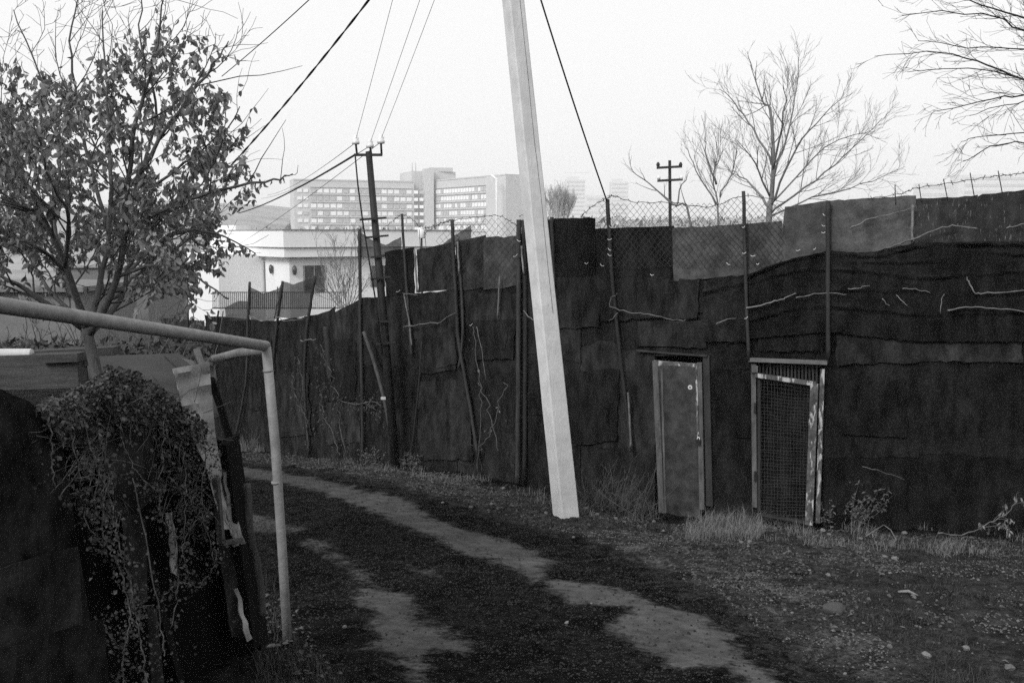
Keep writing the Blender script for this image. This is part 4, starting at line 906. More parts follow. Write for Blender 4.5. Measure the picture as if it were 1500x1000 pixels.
PL = [((-250, 552), (120, 541), 50, 6.9, "wide old plank lowest in the timber pile behind the vine"), ((-250, 528), (130, 528), 14, 7.0, "long plank in the middle of the timber pile"), ((48, 519), (172, 513), 12, 7.1, "short plank on top of the timber pile beside the pale pipe"),
      ((66, 524), (120, 522), 12, 6.85, "short block wedged in the timber pile"), ((100, 550), (123, 548), 26, 6.95, "stub of plank at the timber pile end")]
for (a, b, h_, dep, lab) in PL:
    m = MB(); A = at(a[0], a[1], dep); B = at(b[0], b[1], dep); m.bar(A, B, h_ * dep / F, .14, up=(0, 1, 0)); o = m.build("plank", M['plank'], base=(A + B) / 2, smooth=False); tag(o, lab, "plank", "timber pile")
m = MB(); A = at(-200, 518, 6.9); B = at(47, 517.5, 6.9); m.tube([A, B - (B - A) * .002], .034, 16, False); m.tube([A, B], .031, 16, True); tag(m.build("pale_pipe", M['pvc'], base=A), "pale whitish pipe lying on the timber pile", "pipe")

# ------------------------------------------------------------------ white house beyond the fence
HC = at(415, 345, 58.0); be_ = math.radians(35); hr = Vector((math.cos(be_), math.sin(be_), 0)); hl = Vector((-math.sin(be_), math.cos(be_), 0))
hz = gz(HC.x, HC.y) - .2
house = empty("white_house", Vector((HC.x, HC.y, hz)), "flat-roofed white house with wide parapet band beyond the fence", "house")
def zpx(py): return at(415, py, 58.0).z
def hbox(name, s0, s1, t0, t1, z0, z1, mat, parent=house):
    m = MB(); c = Vector((HC.x, HC.y, 0)) + hr * ((s0 + s1) / 2) + hl * ((t0 + t1) / 2); c.z = (z0 + z1) / 2
    m.box(c, abs(s1 - s0) / 2, abs(t1 - t0) / 2, (z1 - z0) / 2, (hr, hl, Vector((0, 0, 1)))); return m.build(name, mat, parent, smooth=False)
def s_on(px, d, inset, n_):
    k = (px - 750) / F / .99; o = Vector((HC.x, HC.y, 0)) + n_ * inset
    return (k * o.y - o.x) / (d.x - k * d.y)
zt, zm, zb_ = zpx(337), zpx(362), zpx(377)
hbox("parapet", 0, 13, 0, 9.2, zm, zt, M['render']); hbox("parapet_coping", -.06, 13.06, -.06, 9.26, zt, zt + .05, M['render_trim']); hbox("eaves_band", .06, 12.9, .06, 9.1, zb_, zm - .04, M['render']); hbox("ledge", -.05, 13.05, -.05, 9.25, zm - .04, zm, M['render_trim'])
hbox("wall", .55, 12.5, .55, 8.6, hz, zb_, M['render'])
def hwin(face, p0, p1, y0, y1, name="window"):
    if face == 'r':
        a, b = s_on(p0, hr, .55, hl), s_on(p1, hr, .55, hl); e = hbox(name, a, b, .50, .60, zpx(y1), zpx(y0), M['glass_dark'])
        hbox("frame", a, a + .06, .47, .52, zpx(y1), zpx(y0), M['render_trim'], e); hbox("frame", (a + b) / 2 - .03, (a + b) / 2 + .03, .47, .52, zpx(y1), zpx(y0), M['render_trim'], e)
    else:
        a, b = s_on(p1, hl, .55, hr), s_on(p0, hl, .55, hr); e = hbox(name, .50, .60, a, b, zpx(y1), zpx(y0), M['glass_dark'])
        hbox("frame", .47, .52, b - .06, b, zpx(y1), zpx(y0), M['render_trim'], e); hbox("frame", .47, .52, a, a + .25, zpx(y1), zpx(y0), M['render_trim'], e)
hwin('r', 448, 478, 390, 430); hwin('l', 374, 393, 386, 434); hwin('r', 545, 566, 392, 425)
def lamp(p):
    m = MB(); p = Vector(p); m.tube([p + Vector((0, 0, z)) for z in (-.3, -.2, 0, .18, .26)], [.05, .12, .16, .12, .03], 6); m.build("wall_lamp", M['glass_dark'], house)
a = s_on(435, hr, .45, hl); lamp(Vector((HC.x, HC.y, zpx(396))) + hr * a + hl * .42); a = s_on(402, hl, .45, hr); lamp(Vector((HC.x, HC.y, zpx(396))) + hl * a + hr * .42)
wing = empty("house_wing", at(290, 470, 62), "white side wing of the house half hidden by leaves", "house")
m = MB(); A = at(245, 400, 66); B = at(320, 400, 60); dd = (B - A); dd.z = 0; L_ = dd.length; dd.normalize(); nn = Vector((-dd.y, dd.x, 0)); c = (A + B) / 2 + nn * 3; zt2 = at(280, 372, 62).z; c.z = (zt2 + hz) / 2
m.box(c, L_ / 2, 3, (zt2 - hz) / 2, (dd, nn, Vector((0, 0, 1)))); m.build("wall", M['render'], wing, smooth=False)
m = MB(); A2 = at(308, 345, 67); B2 = at(345, 345, 68); m.box((A2 + B2) / 2 + Vector((0, 2, -1.6)), (B2 - A2).length / 2, 2, 2.3); m.build("rear_wall", M['render'], wing, smooth=False)
for x0, x1, y0, y1, dep in ((282, 298, 400, 428, 62.6), (324, 338, 402, 448, 67.2)):
    m = MB(); A3 = at(x0, y0, dep); B3 = at(x1, y1, dep); m.box((A3 + B3) / 2 - nn * .1, abs(B3.x - A3.x) / 2, .12, abs(B3.z - A3.z) / 2, (dd, nn, Vector((0, 0, 1)))); m.build("window", M['glass_dark'], wing, smooth=False)
rl = empty("iron_railing", at(410, 455, 54), "barred iron railing in front of the white house", "railing")
for x in np.arange(312, 508, 2.9):
    m = MB(); m.bar(at(x, 453, 54), at(x, 428 , 54), .035, .03); m.build("bar", M['rail'], rl, smooth=False)
for y in (428, 451):
    m = MB(); m.bar(at(311, y, 53.95), at(508, y, 53.95), .05, .04); m.build("rail", M['rail'], rl, smooth=False)
gw = empty("grey_block_house", at(200, 480, 48), "plain grey block building behind the tree stems", "building")
m = MB(); c = at(185, 430, 51); zt3 = at(200, 392, 48).z; c.z = (zt3 + hz - .5) / 2; m.box(c, 2.2, 3, (zt3 - hz + .5) / 2); m.build("wall", M['grey_wall'], gw, smooth=False)
m = MB(); m.box(Vector((c.x, c.y, zt3 + .06)), 2.35, 3.15, .06); m.build("roof", M['render_trim'], gw, smooth=False)
ow = empty("pale_outbuilding", at(80, 480, 40), "pale low outbuilding glimpsed through the tree stems", "building")
m = MB(); c = at(50, 440, 42); zt4 = at(60, 425, 40).z; c.z = (zt4 + gz(c.x, c.y) - .5) / 2; m.box(c, 3.2, 3, (zt4 - gz(c.x, c.y) + .5) / 2); m.build("wall", M['grey_wall'], ow, smooth=False)
m = MB(); m.box(Vector((c.x, c.y, zt4 + .1)), 3.5, 3.3, .1); m.build("roof", M['grey_wall'], ow, smooth=False)
wt = empty("white_water_tank", at(618, 345, 40), "small white tank standing behind the barbed wire", "tank")
A = at(612, 333, 40); B = at(623, 349, 40); m = MB(); cc = (A + B) / 2; m.tube([Vector((cc.x, 40, z)) for z in (B.z, B.z + .02, A.z - .04, A.z)], [.13, .15, .15, .11], 14); m.build("shell", M['render'], wt)
m = MB(); m.tube([Vector((cc.x, 40, gz(cc.x, 40))), Vector((cc.x, 40, B.z))], .04, 6); m.build("stand", M['steel_dark'], wt)

# ------------------------------------------------------------------ hospital block in the haze
H0 = at(432, 345, 440); H1 = at(607, 345, 458); H2 = at(637, 345, 462); H3 = at(741, 345, 418)
hosp = empty("hospital_block", Vector((H1.x, H1.y, -26)), "long many-storey block with rows of windows far off in the haze", "building")
def slab(name, A, B, z0, z1, thick, mat, parent=hosp, push=0.0):
    d = (B - A); d.z = 0; L = d.length; d.normalize(); n_ = Vector((-d.y, d.x, 0))
    if n_.y < 0: n_ = -n_
    c = (A + B) / 2 + n_ * (thick / 2 + push); c.z = (z0 + z1) / 2; m = MB(); m.box(c, L / 2, thick / 2, (z1 - z0) / 2, (d, n_, Vector((0, 0, 1)))); return m.build(name, mat, parent, smooth=False)
zL = at(435, 264, 440).z; zR = at(741, 257, 418).z; z0 = -28
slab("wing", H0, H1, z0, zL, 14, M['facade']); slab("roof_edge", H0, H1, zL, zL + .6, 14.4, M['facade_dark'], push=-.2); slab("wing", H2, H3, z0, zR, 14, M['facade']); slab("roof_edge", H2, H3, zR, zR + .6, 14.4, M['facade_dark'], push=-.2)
zT = at(630, 252, 470).z
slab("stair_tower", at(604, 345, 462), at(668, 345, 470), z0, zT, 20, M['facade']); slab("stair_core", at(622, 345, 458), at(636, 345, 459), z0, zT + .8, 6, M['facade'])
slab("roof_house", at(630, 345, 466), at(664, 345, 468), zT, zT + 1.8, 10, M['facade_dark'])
for x in (604, 609):
    m = MB(); p = at(x, 246, 470); m.tube([p - Vector((0, 0, 3)), p + Vector((0, 0, 2.4))], .25, 5); m.build("antenna", M['facade_dark'], hosp)
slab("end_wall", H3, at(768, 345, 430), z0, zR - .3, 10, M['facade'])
m = MB(); p = at(727, 262, 414); m.tube([Vector((p.x, p.y, -20)), p, p + Vector((-2, 0, 1.5))], .5, 6); m.build("flue", M['pane_b'], hosp)
PMESH = {}
def pane(kind, wd, ht, th):
    k = (kind, round(wd, 2), round(ht, 2), round(th, 4))
    if k not in PMESH:
        m = MB(); m.box((0, 0, 0), wd / 2, .15, ht / 2, (Vector((math.cos(th), math.sin(th), 0)), Vector((-math.sin(th), math.cos(th), 0)), Vector((0, 0, 1))))
        me_ = bpy.data.meshes.new("window"); me_.from_pydata([tuple(v) for v in m.v], [], m.f); me_.materials.append(M[kind]); PMESH[k] = me_
    return PMESH[k]
rh = random.Random(3)
def windows(A, B, ztop, rows, cols, wd, ht, step, skip=()):
    d = B - A; d.z = 0; th = math.atan2(d.y, d.x); n_ = Vector((-d.y, d.x, 0)).normalized()
    if n_.y < 0: n_ = -n_
    for r_ in range(rows):
        for c_ in range(cols):
            if c_ in skip: continue
            p = A.lerp(B, (c_ + .5) / cols) - n_ * .12; p.z = ztop - step * (r_ + .5)
            kd = rh.choices(['pane_a', 'pane_b', 'pane_c'], [.5, .14, .36])[0]
            o = bpy.data.objects.new("window", pane(kd, wd, ht, th)); col.objects.link(o); o.parent = hosp; o.location = p - hosp.location
ztw = at(500, 275, 450).z; st_ = 3.28
A_, B2_ = H0.lerp(H1, .13), H0.lerp(H1, .985)
windows(H0.lerp(H1, .02), H0.lerp(H1, .12), ztw, 6, 2, 2.0, 1.4, st_); windows(A_, B2_, ztw, 6, 16, 2.2, 1.7, st_)
for r_ in range(7):
    z = ztw - r_ * st_ + .15; slab("balcony_slab", A_, B2_, z - .3, z, .8, M['facade_dark'], push=-.5)
ztw2 = at(700, 271, 430).z; A_, B2_ = H2.lerp(H3, .02), H2.lerp(H3, .84)
windows(A_, B2_, ztw2, 6, 20, 1.7, 1.7, st_); windows(H2.lerp(H3, .87), H2.lerp(H3, .97), ztw2, 6, 1, 3.2, 1.5, st_)
for r_ in range(7):
    z = ztw2 - r_ * st_ + .15; slab("balcony_slab", A_, B2_, z - .3, z, .8, M['facade_dark'], push=-.5)
windows(at(606, 345, 457.6), at(622, 345, 457.8), ztw, 6, 2, 1.8, 1.4, st_)

# far towers, more blocks
def tower(name, label, x0, x1, ytop, Y, rows, cols, z0=-30, dp=18, roof=True):
    A = at(x0, 345, Y); B = at(x1, 345, Y); zt_ = at((x0 + x1) / 2, ytop, Y).z; e = empty(name, Vector(((A.x + B.x) / 2, Y, z0)), label, "building")
    slab("wall", A, B, z0, zt_, dp, M['far_block'], e)
    if roof: slab("roof_house", A.lerp(B, .1), A.lerp(B, .7), zt_, zt_ + 3, dp * .6, M['far_block'], e)
    st = (zt_ - at(x0, 345, Y).z) / rows
    for r_ in range(rows): slab("window_band", A.lerp(B, .06), A.lerp(B, .94), zt_ - st * (r_ + .75), zt_ - st * (r_ + .35), 1, M['far_band'], e, push=-.3)
    return e, zt_
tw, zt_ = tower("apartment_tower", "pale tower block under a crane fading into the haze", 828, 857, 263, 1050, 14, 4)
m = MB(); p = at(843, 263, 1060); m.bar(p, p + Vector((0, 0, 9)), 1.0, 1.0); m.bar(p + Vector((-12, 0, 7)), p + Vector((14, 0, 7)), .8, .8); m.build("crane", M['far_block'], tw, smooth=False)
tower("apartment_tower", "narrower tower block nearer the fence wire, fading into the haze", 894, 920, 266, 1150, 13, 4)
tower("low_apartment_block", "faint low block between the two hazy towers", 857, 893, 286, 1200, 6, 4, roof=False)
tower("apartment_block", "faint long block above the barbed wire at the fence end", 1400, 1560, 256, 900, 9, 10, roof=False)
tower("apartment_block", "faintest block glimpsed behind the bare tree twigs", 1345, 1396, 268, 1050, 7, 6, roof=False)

Ys = 27.0; S_ = lambda x, y, d=0.0: at(x, y, Ys + d)
bs_ = S_(508, 470); bs_.z = gz(bs_.x, bs_.y)
bare_tree("bare_shrub", "twiggy leafless shrub before the white house wall", bs_, [([bs_, S_(508, 470), S_(505, 430), S_(498, 395), S_(500, 360)], .03)] + [([S_(507, 462), S_(507 + (x - 507) * .6, 425, .4), S_(x, y, .6)], .016) for x, y in ((470, 395), (482, 370), (515, 350), (530, 375), (545, 400), (490, 350), (460, 430), (522, 345), (462, 350))], dict(cfgb, n=[9, 5, 2], ref=[2, .9, .4], len=[.8, .4, .2], rmin=.004), .03, rb, M['bark_far'], Ys)
# scrub masses in the middle distance
def scrub(name, label, px0, px1, y0, y1, Y0, Y1, n_, sz, mat, rng, vert=.3):
    m = MB()
    for _ in range(n_):
        x = rng.uniform(px0, px1); Y = rng.uniform(Y0, Y1); hy = y0 + (y1 - y0) * rng.random() ** .7 + 6 * fb(x * .05, Y * .02); p = at(x, hy, Y); g_ = gz(p.x, p.y)
        if p.z < g_: p.z = g_ + rng.random() * sz
        s = sz * rng.uniform(.5, 1.4); a = Vector((rng.gauss(0, 1), rng.gauss(0, 1), rng.gauss(vert, 1))).normalized(); b = a.orthogonal().normalized()
        m.add([p - a * s, p + b * s * .35, p + a * s, p - b * s * .35], [(0, 1, 2, 3)])
    return tag(m.build(name, mat, smooth=False), label, None, None, "stuff")
rs = random.Random(77)
scrub("far_scrub", "hazy scrub and treetops beyond the fence", 760, 1420, 318, 352, 110, 230, 9000, .5, M['hedge_hazed'], rs)
scrub("far_scrub", "hazy scrub beyond the white house", 200, 640, 338, 352, 150, 250, 1500, 1.0, M['hedge_hazed'], rs)
pop = empty("poplar_tree", at(822, 345, 210), "hazy round crowned tree next to the concrete pole", "tree"); pop.location.z = gz(pop.location.x, pop.location.y)
cfgp = dict(n=[10, 6], ref=[7, 3], len=[4, 1.8], rmin=.035, rmax=[.08, .05], ang=.35, wob=.08, up=(0, 0, .15), t0=.15, sj=.1); m = MB(); tp = []
for k in range(16):
    x = 800 + k * 2.6; main_stem(m, [Vector(pop.location) + Vector((U(-1, 1), 0, 1)), at(818 + (x - 818) * .6, 325, 210 + U(-3, 3)), at(x, 283 + abs(x - 818) * .7 + U(-4, 6), 210 + U(-3, 3))], .14, .04, cfgp, rs, tp, 4)
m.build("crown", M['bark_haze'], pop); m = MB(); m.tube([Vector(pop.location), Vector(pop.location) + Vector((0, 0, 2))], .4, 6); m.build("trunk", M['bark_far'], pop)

# brushwood in the yard behind the leafy tree
m = MB(); tp = []; cfgs = dict(n=[4, 3], ref=[.8, .4], len=[.4, .22], rmin=.003, rmax=[.008, .005], ang=.7, wob=.2, up=(0, 0, .02), t0=.2)
for k in range(46):
    Y = U(8.6, 11.5); p = at(U(-60, 300), U(505, 540), Y); g_ = Vector((p.x, p.y, p.z - .1)); grow(m, g_, Vector((U(-.7, .7), U(-.3, .3), 1)).normalized(), U(.35, .8), .008, 0, cfgs, rs, tp)
tag(m.build("brushwood", M['bark'], smooth=False), "tangle of bare twigs behind the timber pile", kind="stuff")
scrub("yard_undergrowth", "dull undergrowth in the yard below the leafy tree", -120, 310, 496, 560, 8.8, 13, 5200, .045, M['turf'], rs)

# ------------------------------------------------------------------ stones, gravel, grass, weeds, leaves on the lane
rg = random.Random(31)
def stone_mesh(seed, flat=.6):
    r_ = random.Random(seed); m = MB(); n1, n2 = 8, 5; vs = [Vector((0, 0, -flat))]; ph = [r_.uniform(.75, 1.2) for _ in range(n1 * n2)]
    for j in range(n2 - 1):
        t = math.pi * (j + 1) / n2
        for i in range(n1):
            a = 2 * math.pi * i / n1; k = ph[j * n1 + i]; vs.append(Vector((math.sin(t) * math.cos(a) * k, math.sin(t) * math.sin(a) * k * .8, -math.cos(t) * flat * k)))
    vs.append(Vector((0, 0, flat))); fs = [(0, 1 + (i + 1) % n1, 1 + i) for i in range(n1)]
    for j in range(n2 - 2):
        for i in range(n1): a = 1 + j * n1 + i; b = 1 + j * n1 + (i + 1) % n1; fs.append((a, b, b + n1, a + n1))
    L = 1 + (n2 - 2) * n1; fs += [(L + i, L + (i + 1) % n1, len(vs) - 1) for i in range(n1)]
    me_ = bpy.data.meshes.new("stone"); me_.from_pydata([tuple(v) for v in vs], [], fs); return me_
SM = [stone_mesh(k) for k in range(6)]
for s in SM: s.materials.append(M['stone'])
STONES = [(1086, 795, 6), (1098, 794, 7), (1096, 801, 5), (1156, 808, 5), (1297, 817, 8), (1311, 819, 9), (1183, 783, 8), (1171, 788, 6), (1261, 790, 8), (1205, 778, 8), (1214, 784, 7), (1325, 782, 9), (1293, 842, 6), (1304, 840, 6), (1314, 838, 5), (1213, 843, 7), (1356, 961, 13), (1303, 948, 9), (1415, 951, 11),
          (1479, 980, 16), (1238, 987, 6), (1250, 924, 6), (1292, 905, 5), (1338, 875, 10), (858, 746, 7), (875, 754, 6), (800, 752, 6), (737, 716, 6), (690, 744, 7), (840, 787, 4), (830, 913, 7), (866, 884, 4), (505, 919, 8), (720, 739, 5), (648, 737, 5), (1020, 790, 5), (1043, 812, 5), (1118, 858, 6), (1150, 894, 6), (1160, 898, 5), (1130, 880, 5), (1186, 836, 5), (958, 765, 6), (945, 770, 5), (972, 778, 5), (902, 760, 6), (915, 765, 5), (1233, 925, 5), (1265, 913, 5), (1272, 808, 5), (1470, 838, 5), (1433, 850, 4)]
for k, (x, y, s) in enumerate(STONES):
    g_ = gpx(x, y); sz = s * g_.y / F * .6; o = bpy.data.objects.new("stone", SM[k % 6]); col.objects.link(o); o.location = g_ + Vector((0, 0, sz * .35)); o.scale = (sz, sz, sz); o.rotation_euler = (rg.uniform(-.3, .3), rg.uniform(-.3, .3), rg.uniform(0, 6))
    lab_ = ("small pale stone lying on the dark gravel lane left of the concrete pole" if x < 700 else "small pale stone near the concrete pole base or in the lane below it" if x < 990 else "pale stone in the row at the fence foot before the gate and cloth bays" if y < 800 else "pale stone strewn on the verge between the gate and the grey rock" if y < 910 else "pale flattish stone in the near turf below the grey rock")
    tag(o, lab_, "stone", "pale stones on the ground")
me_ = stone_mesh(99, .55); me_.materials.append(M['rock']); g_ = gpx(1222, 898); o = bpy.data.objects.new("rock", me_); col.objects.link(o); sz = 20 * g_.y / F; o.location = g_ + Vector((0, 0, sz * .35)); o.scale = (sz, sz, sz); o.rotation_euler = (.1, .05, .3)
sub = o.modifiers.new("soften", 'BEVEL'); sub.width = .12; sub.segments = 2; sub.limit_method = 'NONE'; tag(o, "biggest grey rock lying alone on the verge before the gate", "rock")

def scatter(n_, fn, region, accept=None, thin=None):
    """n_ spots inside a plan polygon, each handed to fn with its point on the ground"""
    P = np.array(region); ra = np.random.default_rng(rg.randrange(10 ** 6)); m = MB(); k = 0
    for _ in range(12):
        x = ra.uniform(P[:, 0].min(), P[:, 0].max(), n_ * 2); y = ra.uniform(P[:, 1].min(), P[:, 1].max(), n_ * 2)
        ok = poly_sd(P, x, y) < 0
        if thin is not None: ok &= (ra.random(len(x)) < thin(x, y))
        x = x[ok]; y = y[ok]; z = gsurf(x, y)
        for a, b, c in zip(x.tolist(), y.tolist(), z.tolist()):
            if accept and not accept(a, b): continue
            fn(m, Vector((a, b, c))); k += 1
            if k >= n_: return m
    return m
def pebble(m, p, lo=.004, hi=.013):
    s = rg.uniform(lo, hi) * (1.6 if rg.random() < .06 else 1); a = rg.uniform(0, 6); c, s_ = math.cos(a) * s, math.sin(a) * s
    p = p + Vector((0, 0, .004))
    m.add([p + Vector((c, s_, 0)), p + Vector((-s_, c, 0)) * .8, p + Vector((-c, -s_, 0)), p + Vector((s_, -c, 0)) * .8, p + Vector((c * .2, s_ * .2, s * .8))], [(0, 1, 4), (1, 2, 4), (2, 3, 4), (3, 0, 4)])
vp_ = [tuple(p) for p in VERGE]
clus = lambda f, lo: (lambda x, y: np.clip((vfbm(x * f, y * f, 3, 21) - lo) * 5, .04, 1))
m = scatter(20000, lambda m, p: pebble(m, p), vp_, thin=clus(1.4, .36)); tag(m.build("gravel", M['gravel'], smooth=False), "loose gravel strewn along the verge", kind="stuff")
m = scatter(9000, lambda m, p: pebble(m, p, .002, .011), vp_, thin=clus(1.6, .42)); tag(m.build("gravel", M['chip'], smooth=False), "pale chips strewn along the verge", kind="stuff")
lane = gpoly([(340, 672), (470, 690), (700, 745), (960, 830), (1180, 960), (1300, 1100), (420, 1100), (400, 900), (350, 760)])
m = scatter(22000, lambda m, p: pebble(m, p, .003, .010), lane, thin=lambda x, y: np.where(np.minimum(poly_sd(TR1, x, y), poly_sd(TR2, x, y)) < 0.02, .14, 1.0)); tag(m.build("gravel", M['gravel'], smooth=False), "fine dark gravel covering the lane", kind="stuff")

def blade(m, p, h_, wd, lean=.6):
    h_ *= max(.25, .8 + 1.3 * fb(p.x * 2.3, p.y * 2.3, 6, 2)); a = rg.uniform(0, 6.28) if rg.random() < .6 else rg.gauss(-1.2, .7); d = Vector((math.cos(a), math.sin(a), 0)); s = Vector((-d.y, d.x, 0)) * wd
    f0 = rg.uniform(0, .5) * lean; f1 = f0 + rg.uniform(.1, .6) * lean; Z = Vector((0, 0, 1))
    q1 = p + (d * math.sin(f0) + Z * math.cos(f0)) * h_ * .5; q2 = q1 + (d * math.sin(f1) + Z * math.cos(f1)) * h_ * .5
    m.add([p - s, p + s, q1 + s * .7, q1 - s * .7, q2], [(0, 1, 2, 3), (3, 2, 4)])
m = scatter(16000, lambda m, p: blade(m, p, rg.uniform(.012, .045), .0022, 1.3), [tuple(p) for p in GRASS], lambda x, y: fb(x * 1.1, y * 1.1, 4) > -.25)
tag(m.build("grass", M['turf'], smooth=False), "short dull turf at the verge", kind="stuff")
tuft = gpoly([(1000, 775), (1030, 752), (1080, 745), (1120, 748), (1130, 770), (1110, 792), (1050, 795), (1005, 792)])
m = scatter(5200, lambda m, p: blade(m, p, rg.uniform(.06, .24), .0020, 1.7), tuft, lambda x, y: fb(x * 2, y * 2, 8) > -.3)
m2 = scatter(3200, lambda m, p: blade(m, p, rg.uniform(.04, .17), .0018, 1.7), gpoly([(1120, 765), (1500, 788), (1660, 800), (1660, 830), (1500, 815), (1330, 815), (1200, 800), (1120, 795)]), lambda x, y: fb(x * 1.6, y * 1.6, 8) > .05)
m.add(m2.v, m2.f)
m3 = scatter(2200, lambda m, p: blade(m, p, rg.uniform(.04, .16), .002, 1.7), gpoly([(460, 672), (640, 690), (760, 712), (850, 735), (950, 765), (950, 778), (850, 752), (740, 728), (600, 700), (460, 680)]), lambda x, y: fb(x * 1.6, y * 1.6, 8) > .0); m.add(m3.v, m3.f)
m4 = scatter(700, lambda m, p: blade(m, p, rg.uniform(.08, .3), .004, .9), gpoly([(345, 662), (385, 662), (400, 655), (350, 650)])); m.add(m4.v, m4.f)
tag(m.build("dry_grass", M['dry'], smooth=False), "pale dry grass along the foot of the fence", kind="stuff")
m = scatter(2600, lambda m, p: blade(m, p, rg.uniform(.02, .12), .002, 1.2), gpoly([(372, 950), (430, 930), (470, 960), (520, 1050), (380, 1100)]))
m5 = scatter(600, lambda m, p: blade(m, p, rg.uniform(.03, .10), .002, 1.2), gpoly([(378, 850), (400, 850), (430, 930), (380, 950)])); m.add(m5.v, m5.f)
tag(m.build("grass", M['turf'], smooth=False), "weedy grass round the foot of the grey pipe", kind="stuff")
def fallen(m, p):
    s = rg.uniform(.018, .045); leaf(m, p + Vector((0, 0, .012)), Vector((rg.gauss(0, 1), rg.gauss(0, 1), rg.gauss(0, .25))), Vector((rg.gauss(0, .4), rg.gauss(0, .4), 1)), s, s * .6, rg.uniform(0, .5))
m = scatter(1500, fallen, gpoly([(350, 660), (460, 668), (580, 685), (720, 705), (720, 716), (560, 700), (430, 684), (350, 672)])); m6 = scatter(160, fallen, gpoly([(380, 870), (440, 900), (540, 1060), (420, 1060)])); m.add(m6.v, m6.f); m7 = scatter(2400, fallen, vp_, thin=clus(1.1, .38)); m.add(m7.v, m7.f)
tag(m.build("fallen_leaves", M['dead_leaf'], smooth=False), "dead leaves drifted along the foot of the fence", kind="stuff")

# weeds, one plant each
def weed(px, py, h_, n_, spread, label, mat='weed', leafy=0, back=0.0):
    g_ = gpx(px, py); g_ = g_ + Vector((0, back, 0)); g_.z = gz(g_.x, g_.y) - .02; e = empty("dry_weed", g_, label, "weed", "dry weeds along the fence"); m = MB(); tp = []; lm = MB()
    n_ = int(n_ * 3.2); cf = dict(n=[7, 3], ref=[.5, .2], len=[.17, .08], rmin=.0011, rmax=[.0018, .0014], ang=.6, wob=.24, up=(0, 0, .03), t0=.2)
    for _ in range(n_): grow(m, g_ + Vector((rg.gauss(0, spread * .4), rg.gauss(0, .04), 0)), Vector((rg.gauss(0, .35), rg.gauss(-.05, .15), 1)).normalized(), h_ * rg.uniform(.4, 1.1), .0024, 0, cf, rg, tp)
    m.build("stalks", M[mat], e, smooth=False)
    if leafy:
        for pts, lvl in tp:
            for p in pts[1:]:
                if rg.random() < leafy: L = rg.uniform(.02, .05); leaf(lm, p, Vector((rg.gauss(0, 1), rg.gauss(0, 1), rg.gauss(-.5, .6))), Vector((rg.gauss(0, 1), rg.gauss(0, 1), 1)), L, L * .45)
        if lm.v: tag(lm.build("leaves", M[mat], e, smooth=False), kind="stuff")
for a in ((885, 750, .65, 9, .25, "dry tangled weed just right of the concrete pole base"), (925, 758, .75, 9, .22, "taller dry weed between the concrete pole and the steel door"), (950, 764, .5, 7, .15, "dry weed against the steel door jamb"), (1035, 760, .40, 8, .12, "dry weed at the steel door hinge foot"),
          (700, 694, .7, 9, .3, "dry weed climbing the fence left of the wooden post"), (735, 700, .8, 10, .25, "dry weed beside the wooden fence post"), (655, 688, .5, 6, .2, "sparse dry weed at the patched sheet foot"), (1160, 768, .3, 5, .15, "low weed at the wire gate foot"), (865, 744, .5, 8, .2, "short dry weed touching the concrete pole foot"), (905, 752, .55, 9, .2, "dry weed halfway between concrete pole and door"), (775, 712, .5, 8, .2, "dry weed in the gap left of the concrete pole"), (715, 698, .55, 8, .2, "dry weed under the withered creeper"), (625, 686, .35, 6, .2, "short dry weed two steps right of the thin dark pole"), (1065, 758, .3, 8, .2, "dry weed between steel door and wire gate"), (410, 662, .4, 7, .3, "dry weed behind the upright grey pipe")):
    weed(*a, back=.15)
weed(1225, 772, .38, 9, .12, "bushy wilted weed next to the gate stile", leafy=.6, back=.05); weed(1255, 772, .55, 7, .16, "leafy wilted weed right of the gate", leafy=.7, back=.05); weed(545, 682, .3, 10, .25, "leafy low plant beside the thin dark pole", leafy=.9, back=.05); weed(600, 686, .25, 7, .15, "small leafy plant right of the thin dark pole foot", leafy=.8, back=.05)
weed(1385, 815, .28, 8, .1, "upright dry stalks on the verge before the cloth bay", 'dry', back=0); weed(365, 662, .6, 9, .2, "dry weed at the far fence corner", back=.2); weed(505, 672, .5, 7, .2, "dry weed below the climbing creeper", leafy=.3, back=.1)
# fallen dead bough
bo = gpx(1395, 792); fbgh = empty("dead_bough", bo, "pale dead leafy bough lying against the fence foot", "branch"); m = MB(); tp = []; lm = MB()
cf = dict(n=[9, 4], ref=[.8, .3], len=[.28, .12], rmin=.0016, rmax=[.004, .0025], ang=.7, wob=.16, up=(0, 0, -.06), t0=.45)
main_stem(m, [gpx(1380, 792) + Vector((0, .1, .05)), FC.pt(1400, 783, .35), FC.pt(1435, 774, .33), FC.pt(1465, 758, .32), FC.pt(1488, 736, .32)], .009, .004, cf, rg, tp, 5)
for pts, lvl in tp:
    for p in pts[1:]:
        if lvl and rg.random() < .55: L = rg.uniform(.025, .05); leaf(lm, p, Vector((rg.gauss(0, .5), rg.gauss(0, .5), -1)), Vector((rg.gauss(0, 1), rg.gauss(0, 1), .2)), L, L * .4)
m.build("stem", M['stick'], fbgh); tag(lm.build("leaves", M['dry'], fbgh, smooth=False), kind="stuff")
b2_ = gpx(1290, 800); br2 = empty("bent_stalk", b2_, "pale bent dry stalk on the ground below the cloth bay", "stalk"); m = MB(); m.tube([gpx(1268, 788) + Vector((0, 0, .02)), FC.pt(1294, 768, .25), FC.pt(1305, 776, .28), gpx(1313, 792) + Vector((0, 0, .01))], .006, 5); m.build("stem", M['stick'], br2)
m = MB(); A = gpx(1315, 868); B = gpx(1345, 874); m.tube([A + Vector((0, 0, .01)), (A + B) / 2 + Vector((0, 0, .03)), B + Vector((0, 0, .01))], [.008, .012, .006], 6); tag(m.build("stick", M['stick'], base=A), "short pale stick lying on the verge past the rock", "stick")

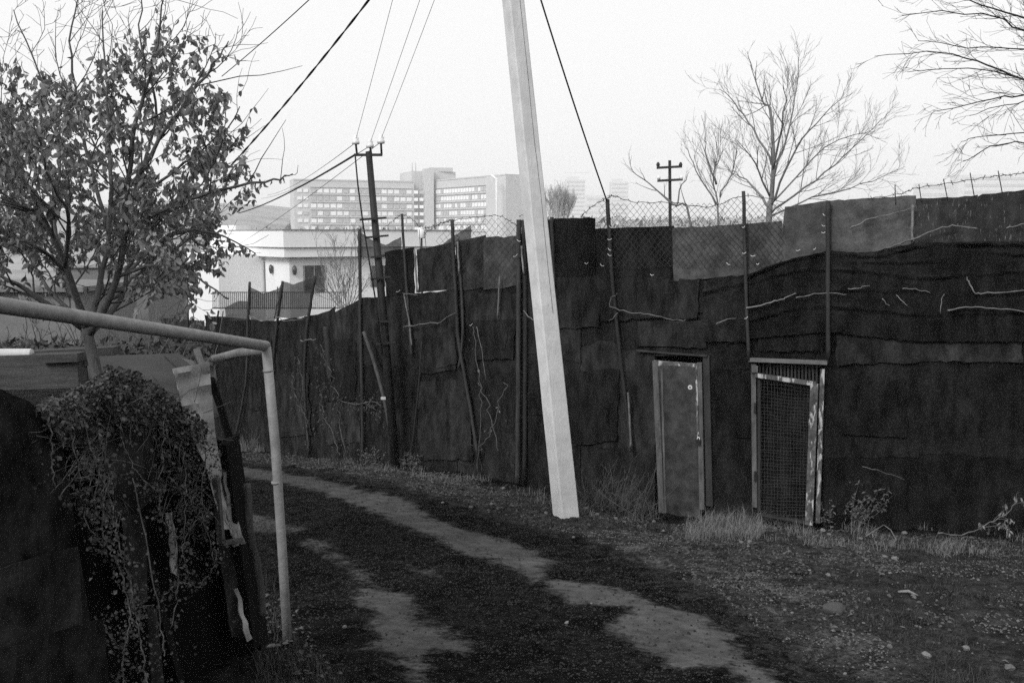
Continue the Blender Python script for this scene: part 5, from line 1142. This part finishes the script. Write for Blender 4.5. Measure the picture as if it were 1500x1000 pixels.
# creeper on the far bays
for lab, mt_, dens, LL in (("leafy creeper climbing the far fence bays left of the thin dark pole", 'ivy', 3, ([(505, 672), (497, 610), (490, 570), (478, 530), (470, 505)], [(497, 585), (520, 592), (545, 588), (560, 596)], [(500, 668), (484, 630), (470, 600), (475, 560)], [(520, 592), (540, 592), (556, 610)])),
                           ("withered creeper stems beside the wooden fence post", 'weed', 1, ([(700, 690), (705, 600), (698, 520), (692, 478)], [(702, 660), (724, 620), (740, 560)], [(700, 560), (716, 600), (730, 660)])),
                           ("thin creeper on the fence bay behind the grey pipe", 'ivy', 1, ([(452, 660), (445, 600), (440, 540), (436, 520)], [(446, 610), (430, 570), (428, 545)]))):
    cr = empty("creeper", FC.pt(LL[0][0][0], LL[0][0][1], .1), lab, "creeper"); m = MB(); lm = MB()
    for L in LL:
        V = [FC.pt(x + rg.gauss(0, 2), y, .09) for x, y in smoothed(L, 8)]; m.tube(V, .006, 4)
        for v in V:
            for _ in range(dens):
                s = rg.uniform(.022, .06)
                if mt_ == 'weed' and rg.random() < .8: continue
                leaf(lm, v + Vector((rg.gauss(0, .09), rg.gauss(-.04, .03), rg.gauss(0, .09))), Vector((rg.gauss(0, .6), rg.gauss(-.3, .4), -1)), Vector((rg.gauss(0, .5), -1, .5)), s, s * .6, .3)
    m.build("stems", M['weed'], cr); tag(lm.build("leaves", M[mt_], cr, smooth=False), kind="stuff")

# ------------------------------------------------------------------ haze over the whole place
hm = bpy.data.materials.new("haze_air"); hm.use_nodes = True; n = hm.node_tree.nodes; n.remove(n["Principled BSDF"])
pv = n.new("ShaderNodeVolumePrincipled"); pv.inputs["Color"].default_value = (.99, .99, .99, 1); pv.inputs["Density"].default_value = 0.0005; pv.inputs["Anisotropy"].default_value = 0.15
hm.node_tree.links.new(pv.outputs[0], n["Material Output"].inputs["Volume"])
zmin = float(gzv.min()) - 1.0
m = MB(); zmax = max(78.0, float(gzv.max()) + 4); m.box((0, 1300, (zmin + zmax) / 2), 2600, 1900, (zmax - zmin) / 2)
tag(m.build("haze", hm, smooth=False), "pale even mist hanging over the town and the lane", kind="stuff")
